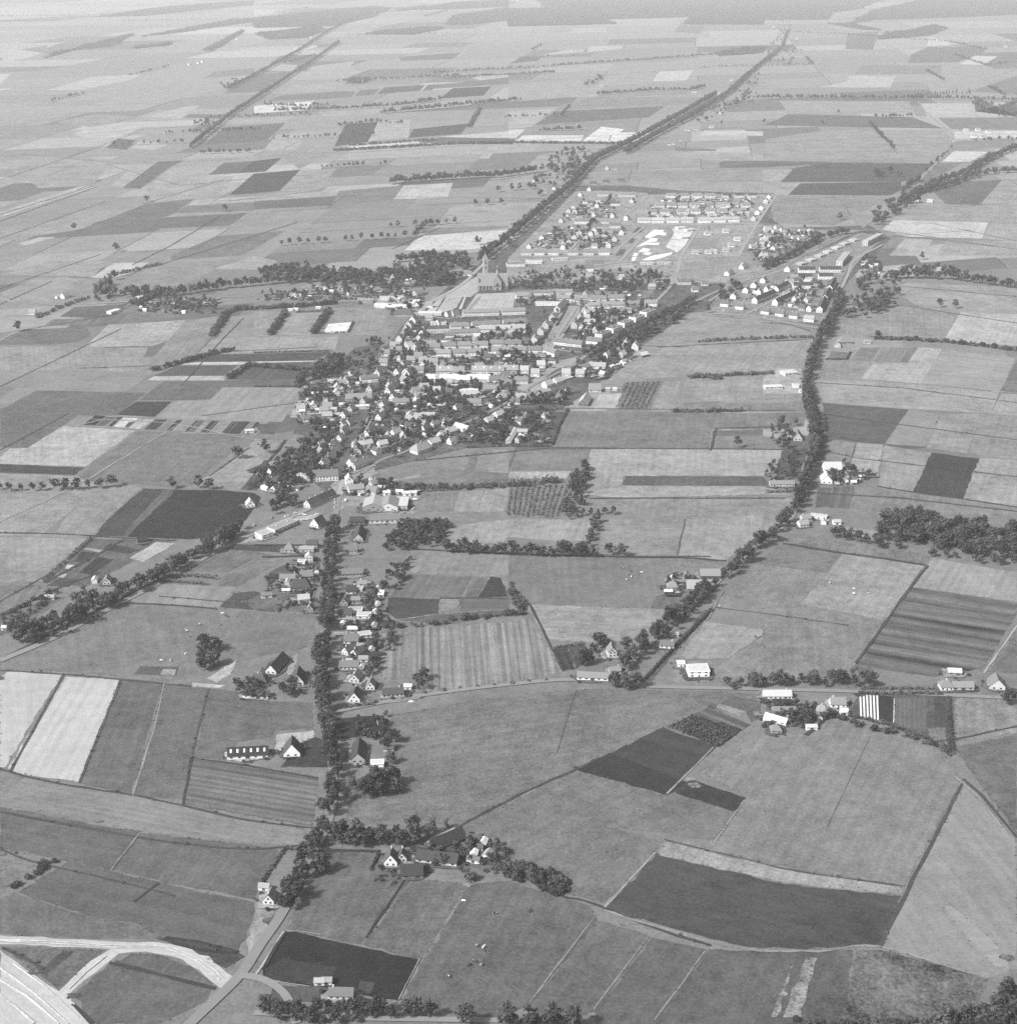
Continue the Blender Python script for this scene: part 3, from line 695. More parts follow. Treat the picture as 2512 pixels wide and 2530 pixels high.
# the open plain between the fields one can pick out: a mosaic of far parcels
EDGE_ROWS = []
def plain():
    o = G(1000, 600)
    u = G(1203, 587); v = G(1100, 500)
    ux, uy = u[0]-o[0], u[1]-o[1]; vx, vy = v[0]-o[0], v[1]-o[1]
    lu, lv = math.hypot(ux, uy), math.hypot(vx, vy); ux, uy, vx, vy = ux/lu, uy/lu, vx/lv, vy/lv
    def W(a, b): return (o[0]+ux*a+vx*b, o[1]+uy*a+vy*b)
    V, F, T, D = [], [], [], []
    rg = random.Random(21)
    def leaf(a0, a1, b0, b1):
        P = [W(a0, b0), W(a1, b0), W(a1, b1), W(a0, b1)]
        c = W((a0+a1)/2, (b0+b1)/2)
        if c[1] < 1500 or abs(c[0]) > c[1]*.45+400: return
        i = len(V); V.extend((p[0], p[1], .015) for p in P); F.append((i, i+1, i+2, i+3))
        r = rg.random()
        k = .125 if r < .62 else .15 if r < .8 else .075 if r < .92 else .19
        T.append(k*rg.uniform(.86, 1.14)*float(np.interp(c[1], [1500, 2600, 4500, 9000], [.9, 1.0, 1.1, 1.15])))  # parcel colour also carries distance brightness: paler the farther off it lies
        far = c[1] > 2700
        if rg.random() < .30 and far: D.append((P[0], P[1]))
        if rg.random() < .25 and far: D.append((P[0], P[3]))
        if far and rg.random() < .06: EDGE_ROWS.append((P[0], P[1]))
        if far and rg.random() < .05: EDGE_ROWS.append((P[1], P[2]))
    def split(a0, a1, b0, b1):
        c = W((a0+a1)/2, (b0+b1)/2); d = max(c[1], 1500)
        wa, wb = a1-a0, b1-b0
        ta, tb = 95*d/2000, 70*(d/2000)**1.25
        if c[1] < 600 and wa < 800: return
        if wa > wb*1.6*ta/tb*(rg.uniform(.7, 1.4)) and wa > ta*2:
            m = a0+wa*rg.uniform(.38, .62); split(a0, m, b0, b1); split(m, a1, b0, b1)
        elif wb > tb*2:
            m = b0+wb*rg.uniform(.38, .62); split(a0, a1, b0, m); split(a0, a1, m, b1)
        elif wa > ta*2:
            m = a0+wa*rg.uniform(.38, .62); split(a0, m, b0, b1); split(m, a1, b0, b1)
        else: leaf(a0, a1, b0, b1)
    split(-14000, 14000, -3000, 17000)
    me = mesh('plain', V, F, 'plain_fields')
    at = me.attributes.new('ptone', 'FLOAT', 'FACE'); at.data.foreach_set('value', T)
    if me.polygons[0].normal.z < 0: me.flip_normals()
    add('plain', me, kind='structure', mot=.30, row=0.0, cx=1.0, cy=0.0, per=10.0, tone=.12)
    V, F = [], []
    for a, b in D:
        d = math.dist(a, b); w = 1.6*max(1, a[1]/3500); nx, ny = -(b[1]-a[1])/d*w/2, (b[0]-a[0])/d*w/2
        i = len(V); V += [(a[0]+nx, a[1]+ny, .28), (b[0]+nx, b[1]+ny, .28), (b[0]-nx, b[1]-ny, .28), (a[0]-nx, a[1]-ny, .28)]; F.append((i, i+1, i+2, i+3))
    for k, f in enumerate(F):
        for i in f: V[i] = (V[i][0], V[i][1], .28+.00002*k)
    add('ditch', mesh('ditch', V, F, 'field'), kind='structure', mot=.3, row=0.0, cx=1.0, cy=0.0, per=10.0, tone=.05)
    print('parcels', len(T))
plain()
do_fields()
# ------------------------------------------------------------ strips: roads, tracks, ditches
def smooth(P, n=5):
    if len(P) < 3: return P
    out = []
    for i in range(len(P)-1):
        p0, p1, p2, p3 = P[max(i-1, 0)], P[i], P[i+1], P[min(i+2, len(P)-1)]
        for k in range(n):
            u = k/n
            out.append(tuple(.5*((2*p1[j]) + (-p0[j]+p2[j])*u + (2*p0[j]-5*p1[j]+4*p2[j]-p3[j])*u*u + (-p0[j]+3*p1[j]-3*p2[j]+p3[j])*u**3) for j in (0, 1)))
    return out + [P[-1]]
for P_ in [q for q in EDGES]:      # worn gateways and trodden corners
    if random.random() < .35:
        c_ = random.choice(P_); r_ = random.uniform(1.5, 4.5)
        if c_[1] > 1500: continue
        g_ = [(r_*random.uniform(.5, 1.2)*math.cos(k*.524)*1.3, r_*random.uniform(.5, 1.2)*math.sin(k*.524), 0) for k in range(12)]
        add('worn_ground', mesh('worn_ground', g_, [tuple(range(12))], 'field'), None, (c_[0], c_[1], .285+.0004*len(P_)+random.uniform(0, .01)), kind='structure', tone=random.choice((.05, .09, .12)), mot=.9, row=0.0, per=5.0, cx=1.0, cy=0.0)
ZS = [.30]
def ribbon(P, w, tone, name, mat='field', z=None, wob=.0, sm=True):
    if sm: P = smooth(P)
    if wob:      # break long edges so a ditch has an uneven margin
        Q = []
        for a, b in zip(P, P[1:]):
            d = math.dist(a, b); n = max(1, int(d/14))
            Q += [(a[0]+(b[0]-a[0])*k/n, a[1]+(b[1]-a[1])*k/n) for k in range(n)]
        P = Q + [P[-1]]
    ox, oy = P[0]
    V, F = [], []
    for i, p in enumerate(P):
        a, b = P[max(i-1, 0)], P[min(i+1, len(P)-1)]
        d = math.dist(a, b) or 1
        nx, ny = -(b[1]-a[1])/d, (b[0]-a[0])/d
        h0 = w/2*(1+wob*random.uniform(-1, 1)); h1 = w/2*(1+wob*random.uniform(-1, 1))
        V += [(p[0]+nx*h0-ox, p[1]+ny*h0-oy, 0), (p[0]-nx*h1-ox, p[1]-ny*h1-oy, 0)]
        if i: j = 2*i; F.append((j-2, j-1, j+1, j))
    if z is None: ZS[0] += .0025; z = ZS[0]
    me = mesh(name, V, F, mat)
    return add(name, me, None, (ox, oy, z), kind='structure', tone=tone*TSCALE, mot=.35, row=0.0, per=10.0, cx=1.0, cy=0.0)
# width m, tone, kind : polyline
STRIPS = '''
@g
ditch 2.5 7 0,1452 110,1478 250,1500 345,1520 470,1548 590,1562
ditch 3 8 0,1532 180,1565 340,1592 480,1602 580,1593
ditch 2.5 8 0,1600 60,1625 190,1655 330,1690
ditch 3 8 0,1265 120,1272 230,1282 360,1295
ditch 3 9 121,1272 20,1455
ditch 3 9 228,1284 150,1478
ditch 3 6 362,1430 346,1520
ditch 2.5 6 362,1430 470,1445 600,1468
track 2.5 30 310,1290 290,1380 250,1500
ditch 2 9 393,1300 362,1425
ditch 3 7 860,1562 930,1525 1000,1490 1090,1450 1130,1430
ditch 2.2 4 770,1650 690,1770
ditch 2.5 6 880,1625 960,1640 1040,1685 1120,1705 1230,1750 1340,1785
ditch 2 7 1220,1745 1320,1780
track 2 24 1125,1725 1000,1890
track 2.2 25 1225,1765 1120,1905
track 2.2 26 1330,1795 1235,1925
track 3 30 1257,1498 1345,1410
track 2 32 1345,1590 1405,1510
track 2.5 33 1237,1608 1140,1712
track 3 28 1140,1717 1260,1755 1400,1790 1540,1795 1660,1787 1860,1847
ditch 3 8 1815,1470 1850,1500 1918,1580
track 3 32 1800,1465 1840,1500 1918,1597
ditch 3 8 1815,1478 1720,1660 1660,1785
track 1.2 12 1640,1390 1560,1560
ditch 2 9 1255,1585 1400,1620 1500,1643 1700,1672
track 1.2 12 1085,1305 1050,1420
track 3 42 1918,1180 1855,1270
track 2.5 30 1735,1075 1610,1255
ditch 2 9 1340,1145 1460,1160 1600,1180
ditch 2.5 7 1760,1400 1800,1395 1918,1370
ditch 2.5 6 0,1005 120,1008 235,1015 330,1020
ditch 3.5 7 235,1018 85,1100
ditch 3.5 7 0,1160 110,1110 190,1080
ditch 2 9 300,1125 480,1140
ditch 2 8 0,1135 90,1085
ditch 2.5 7 540,1150 600,1090
track 3 30 0,985 150,915 330,805
track 2.5 30 155,790 330,800 480,830 620,840
ditch 3.5 6 470,925 500,880 540,830
ditch 2 9 395,898 470,845
ditch 2 8 0,850 130,780
ditch 2 8 0,630 210,595 300,550
ditch 2 8 350,720 420,640 460,600
ditch 2 7 300,700 400,665 600,655
ditch 2 9 0,730 230,620
ditch 2 8 560,760 380,785
ditch 2.5 7 150,695 300,690
ditch 2.5 7 1480,848 1040,845 780,870
ditch 2.5 7 1480,940 1110,940
ditch 2.5 7 1340,850 1350,808 1480,805
ditch 2 8 1340,1050 1100,1050
ditch 2.5 8 1510,928 1700,940 1918,965
ditch 2 8 1545,780 1650,795 1918,830
ditch 2 8 1540,722 1700,732 1918,760
ditch 2 8 1550,850 1620,865 1918,900
ditch 2.5 7 1300,715 1460,700
ditch 2.5 8 1240,655 1530,640
ditch 2 8 1110,650 1300,655
ditch 2 8 1050,770 1500,775
ditch 2.5 7 1700,540 1918,560
ditch 2 8 1750,420 1918,455
ditch 2.5 8 1690,575 1918,610
ditch 3 6 1640,635 1918,655
ditch 2.5 8 1680,445 1750,450 1918,470
ditch 2.5 8 1430,235 1790,242
ditch 4 9 1420,310 1640,312
track 4 38 1460,370 1640,372
ditch 2 9 1500,315 1700,318
ditch 3 7 300,500 560,420
ditch 2 8 0,575 100,530
ditch 2 8 0,545 190,480
ditch 2 8 0,450 200,380
ditch 3 8 0,405 180,350
ditch 3 8 0,418 185,352
ditch 2 8 40,290 250,310 450,300
ditch 2.5 8 200,310 340,350 560,330
ditch 3 8 120,255 330,240 420,235
ditch 2 8 680,370 1040,375
ditch 2.5 8 740,348 940,340 1050,320
ditch 2.5 8 740,470 830,430
ditch 2.5 8 250,500 320,465 420,405
ditch 3 8 720,215 1030,190 1300,175
ditch 2.5 8 1000,265 1400,240
ditch 2.5 9 980,155 1420,120
ditch 2.5 8 640,290 980,268 1160,270
ditch 2 8 430,380 640,355
ditch 2 8 270,385 420,340 590,330
track 3 36 200,790 160,800
ditch 2 9 0,240 130,220 330,230
ditch 2 9 0,340 120,300 260,250
ditch 2 8 840,560 790,640
@b3
track 2.5 36 350,1460 270,1690
ditch 2.5 7 860,1740 1130,1785 1500,1835 1918,1900
ditch 2 8 0,505 200,520 360,570
@b0
track 3.5 42 0,330 120,350 300,370 480,375
track 3 34 0,640 100,590 210,550
track 2.5 30 1580,430 1430,480
track 3 32 560,370 980,345
track 2 36 40,455 330,450
@c0
ditch 4 6 0,1120 300,970 480,860 860,690 1010,600
ditch 5 6 1000,610 1200,520 1750,240
ditch 3 7 860,690 1200,700 1640,735
@d0
ditch 4 6 830,1470 1200,1560 1620,1670
ditch 3 7 330,1520 200,1440 20,1360
ditch 3 6 560,1790 700,1930
ditch 3 5 1250,1280 1500,1310 1800,1390
ditch 3 5 1230,1290 1500,1370 1780,1400
track 2 28 1060,490 840,770
ditch 2 8 1180,880 1010,1010
track 1.6 68 0,1300 400,1312 870,1340 1250,1352 1500,1440 1690,1590
track 1.5 68 0,1310 400,1326 870,1356 1230,1364 1480,1456 1660,1600
track 1.6 68 800,1420 650,1540 520,1670
track 1.8 76 0,1600 200,1720 450,1930
track 1.8 74 100,1480 350,1660 600,1890
track 1.6 74 0,1510 250,1690 520,1930
track 2.2 66 0,1720 120,1800 260,1930
@d1
track 2 45 220,1240 60,1500 0,1580
track 1.5 42 220,1238 320,1230 500,1260
ditch 3 5 240,1235 80,1490
track 1.5 40 1250,1440 1090,1750
track 1.5 30 70,1595 200,1620 420,1650
ditch 3 6 490,620 950,630
@c1
ditch 3 5 0,255 500,255
ditch 3 5 60,345 450,335
ditch 3 6 1190,285 1918,320
ditch 2.5 8 1400,655 1918,655
track 2 40 1170,810 1300,790
track 2 45 920,1455 1100,1435 1250,1410
track 1.5 45 920,1540 945,1690
track 1.5 40 640,1730 940,1690
ditch 2.5 6 620,1500 900,1460
@c2
ditch 3 6 0,325 900,345 1300,350 1640,375
ditch 3 6 160,700 290,960 410,1205
track 1.4 14 1330,60 1270,330
ditch 3 6 1010,1285 1240,1040 1540,740
track 2 30 1620,600 1500,820
@c3
ditch 3 7 150,240 500,300 900,355 1220,405
ditch 2.5 8 1240,410 1110,570 700,1150
ditch 3 6 640,1540 900,1600 1250,1720 1420,1850
ditch 4 6 480,1560 320,1690
'''
DITCHES = []
for t, ln in parse(STRIPS):
    w = ln.split()
    if w[0] == 'ditch': DITCHES.append([G(*pt(t, s)) for s in w[3:]])
    _P = [G(*pt(t, s)) for s in w[3:]]; _k = (.72 if w[0] == 'ditch' else .5) if _P[0][1] < 1250 else 1
    ribbon(_P, float(w[1])*_k, float(w[2])/100, w[0], wob=.5 if w[0] == 'ditch' else .85, sm=len(w) > 6)
# width m, tone
ROADS = '''
@g
6.5 27 350,1940 400,1893 455,1838 490,1785 530,1727 560,1670 580,1622 608,1577 626,1520 628,1450 617,1380 606,1300 608,1230 618,1150 622,1080 628,1000 640,935
7 40 640,935 658,880 690,808 722,735 748,670 768,612 790,590 815,568 850,550 880,530 905,505 960,460 1030,400 1085,350 1125,308 1200,270 1290,220 1360,180 1420,130 1470,90 1482,60 1478,30
7 30 640,935 590,957 530,985 470,1010 400,1045 310,1095 200,1152 100,1205 0,1247
5 26 648,918 690,888 720,868 770,850 850,810 920,780 980,745 1010,725 1080,690
7 28 1080,690 1120,662 1180,640 1240,610 1330,560 1400,530 1480,500 1560,455 1625,435 1700,440 1918,470
6 27 1660,452 1610,500 1575,570 1545,640 1522,720 1535,780 1530,850 1510,930 1490,980 1440,1020 1380,1070 1320,1130 1240,1200 1200,1240 1155,1290
5 29 625,1345 700,1330 800,1312 950,1293 1080,1283 1200,1295 1400,1300 1600,1305 1780,1312 1918,1318
4.5 30 1625,430 1660,405 1700,375 1740,335 1780,290 1795,255 1780,240 1745,210 1730,190
5 32 1740,185 1800,165 1918,130
5 30 905,560 860,600 800,590 820,560
5 30 450,1840 500,1850 540,1880 560,1932
3 36 0,565 60,572 150,575 320,565 470,560 640,560 760,575
@v1
5 36 100,930 820,940 1440,930 1918,930
5 36 60,1110 640,1110 1560,1010 1918,1000
4.5 36 830,910 980,760 1150,560 1200,500
5 36 1430,930 1600,760 1880,530
5 36 1550,1000 1720,810 1918,590
5 36 640,520 1200,525 1500,520 1800,515
5 34 1500,520 1600,400 1800,250 1918,130
4 34 1250,290 1700,270 1900,130
@v2
5.5 37 0,520 500,520 1000,510 1650,500 1918,510
5 37 620,980 880,560 930,520
5.5 37 1400,930 1650,500 1900,130
5 36 0,990 600,970 900,945 1350,930 1600,960
6 37 640,980 560,1279
@v3
5 36 130,860 560,880 950,950 1250,1000 1340,970 1560,500 1640,330 1918,180
5 34 560,870 850,720 1000,610
5 34 200,740 500,560 780,480 1000,400 1700,80
@v5
5 34 640,690 480,860 390,850
5 34 540,850 820,880 950,810 1100,750
5 34 480,850 770,410
6 32 1590,350 1740,190 1800,60
@v9
5 30 440,860 800,720 900,700
@d1
4 30 0,1850 300,1870 700,1890 1918,1910
'''
zr = .62
ROADSEGS = []
for t, ln in parse(ROADS):
    w = ln.split(); zr += .005
    _S = smooth([G(*pt(t, s)) for s in w[2:]], 3)
    ROADSEGS += [(a, b, float(w[0])/2) for a, b in zip(_S, _S[1:]) if a[1] < 3600]
    ribbon([G(*pt(t, s)) for s in w[2:]], float(w[0]), float(w[1])/100, 'road', mat='road', z=zr)

def on_road(p, r):
    for a, b, hw in ROADSEGS:
        if abs(a[1]-p[1]) > 160 or abs(a[0]-p[0]) > 160: continue
        dx, dy = b[0]-a[0], b[1]-a[1]; l2 = dx*dx+dy*dy or 1
        u = max(0, min(1, ((p[0]-a[0])*dx+(p[1]-a[1])*dy)/l2))
        if math.hypot(p[0]-a[0]-dx*u, p[1]-a[1]-dy*u) < hw+r: return True
    return False
# ------------------------------------------------------------ foliage
def leaf_quads(C, Nrm, size, rg):
    """one small randomly turned quad per centre, roughly facing Nrm"""
    n = len(C)
    d = Nrm + rg.normal(0, .55, (n, 3)); d /= np.linalg.norm(d, axis=1)[:, None]
    r = rg.normal(0, 1, (n, 3)); u = np.cross(d, r); u /= np.linalg.norm(u, axis=1)[:, None] + 1e-9
    v = np.cross(d, u)
    s = (size*rg.uniform(.6, 1.35, n))[:, None]; s2 = s*rg.uniform(.6, 1.1, (n, 1))
    q = np.stack([C-u*s-v*s2*.6, C+u*s*.7-v*s2, C+u*s+v*s2*.7, C-u*s*.6+v*s2], 1)
    return q.reshape(-1, 3)
def crown_pts(kind, n, rg):
    """leaf centres and outward directions of a crown in a tree of height 1"""
    if kind == 'broad':
        nb = 22
        t = rg.uniform(0, 1, nb); a = rg.uniform(0, 6.283, nb)
        zc = .30 + .52*t; rad = .25*np.sqrt(np.clip(1-((zc-.56)/.40)**2, .05, 1))*rg.uniform(.3, 1.08, nb)
        B = np.stack([rad*np.cos(a), rad*np.sin(a), zc], 1); B[0] = (0, 0, .56); B[1] = (.02, 0, .80)
        br = rg.uniform(.05, .125, nb); br[0] = .19; br[2] = .14
    elif kind == 'poplar':
        nb = 12
        zc = np.linspace(.16, .93, nb); a = rg.uniform(0, 6.283, nb)
        w = .15*np.sqrt(np.clip(1-((zc-.45)/.56)**2, .03, 1))
        B = np.stack([.5*w*np.cos(a), .5*w*np.sin(a), zc], 1); br = np.maximum(w*rg.uniform(.7, 1.15, nb), .035)
    elif kind == 'conifer':
        nb = 12
        zc = np.linspace(.1, .95, nb); a = rg.uniform(0, 6.283, nb); w = .30*(1.02-zc)
        B = np.stack([.4*w*np.cos(a), .4*w*np.sin(a), zc], 1); br = np.maximum(w*.85, .04)
    else:  # bush
        nb = 9
        a = rg.uniform(0, 6.283, nb); rad = rg.uniform(.05, .38, nb)
        B = np.stack([rad*np.cos(a), rad*np.sin(a), .62-.75*rad+rg.uniform(-.08, .08, nb)], 1); br = rg.uniform(.2, .34, nb)
    p = br**2/np.sum(br**2)
    k = rg.choice(nb, n, p=p)
    d = rg.normal(0, 1, (n, 3)); d /= np.linalg.norm(d, axis=1)[:, None]
    c = B[k] + d*(br[k]*rg.uniform(.45, 1.22, n))[:, None]
    c[:, 2] = np.maximum(c[:, 2], .02)
    return c, d
NLEAF = dict(broad=(620, .034), poplar=(420, .026), conifer=(420, .032), bush=(240, .085))
LEAFMAT = dict(broad='leaf', poplar='leaf_light', conifer='leaf_dark', bush='leaf')
CROWNS, TRUNKS, LOW = {}, {}, {}
def tube(path, rad, n=5):
    V, F = [], []
    for i, (p, r) in enumerate(zip(path, rad)):
        for k in range(n):
            a = 6.2832*k/n; V.append((p[0]+r*math.cos(a), p[1]+r*math.sin(a), p[2]))
        if i:
            for k in range(n):
                F.append(((i-1)*n+k, (i-1)*n+(k+1) % n, i*n+(k+1) % n, i*n+k))
    return V, F
for kd, (n_, s_) in NLEAF.items():
    CROWNS[kd], LOW[kd], TRUNKS[kd] = [], [], []
    for v_ in range(6 if kd == 'broad' else 3):
        rg = np.random.default_rng(100+v_*7+len(kd))
        c, d = crown_pts(kd, n_, rg)
        CROWNS[kd].append(fast_mesh('crown', leaf_quads(c, d, s_, rg), 4, LEAFMAT[kd]))
        c, d = crown_pts(kd, 70 if kd != 'bush' else 34, rg)
        LOW[kd].append(leaf_quads(c, d, s_*2.3 if kd != 'bush' else s_*1.9, rg))
        V, F = tube([(0,0,-.02),(.004,0,.15),(.01,.004,.35),(.0,.01,.6)], [.022,.016,.012,.004])
        if kd == 'broad':
            for k in range(4):
                a = k*1.7+v_; V2, F2 = tube([(.005,0,.22+.05*k),(.07*math.cos(a),.07*math.sin(a),.38+.05*k),(.15*math.cos(a),.15*math.sin(a),.5+.06*k)], [.011,.007,.002], 4)
                i0 = len(V); V += V2; F += [tuple(i+i0 for i in f) for f in F2]
        TRUNKS[kd].append(mesh('trunk', V, F, 'bark'))
PLANTS = []     # (kind, x, y, h, wide, label, group)
def along(P, step):
    out = []; acc = 0.
    for a, b in zip(P, P[1:]):
        L = math.dist(a, b)
        while acc <= L:
            u = acc/L if L else 0
            out.append((a[0]+(b[0]-a[0])*u, a[1]+(b[1]-a[1])*u)); acc += step
        acc -= L
    return out
KN = dict(d='broad', p='poplar', c='conifer', b='bush')
NAMES = dict(broad='deciduous_tree', poplar='poplar_tree', conifer='conifer_tree', bush='bush')
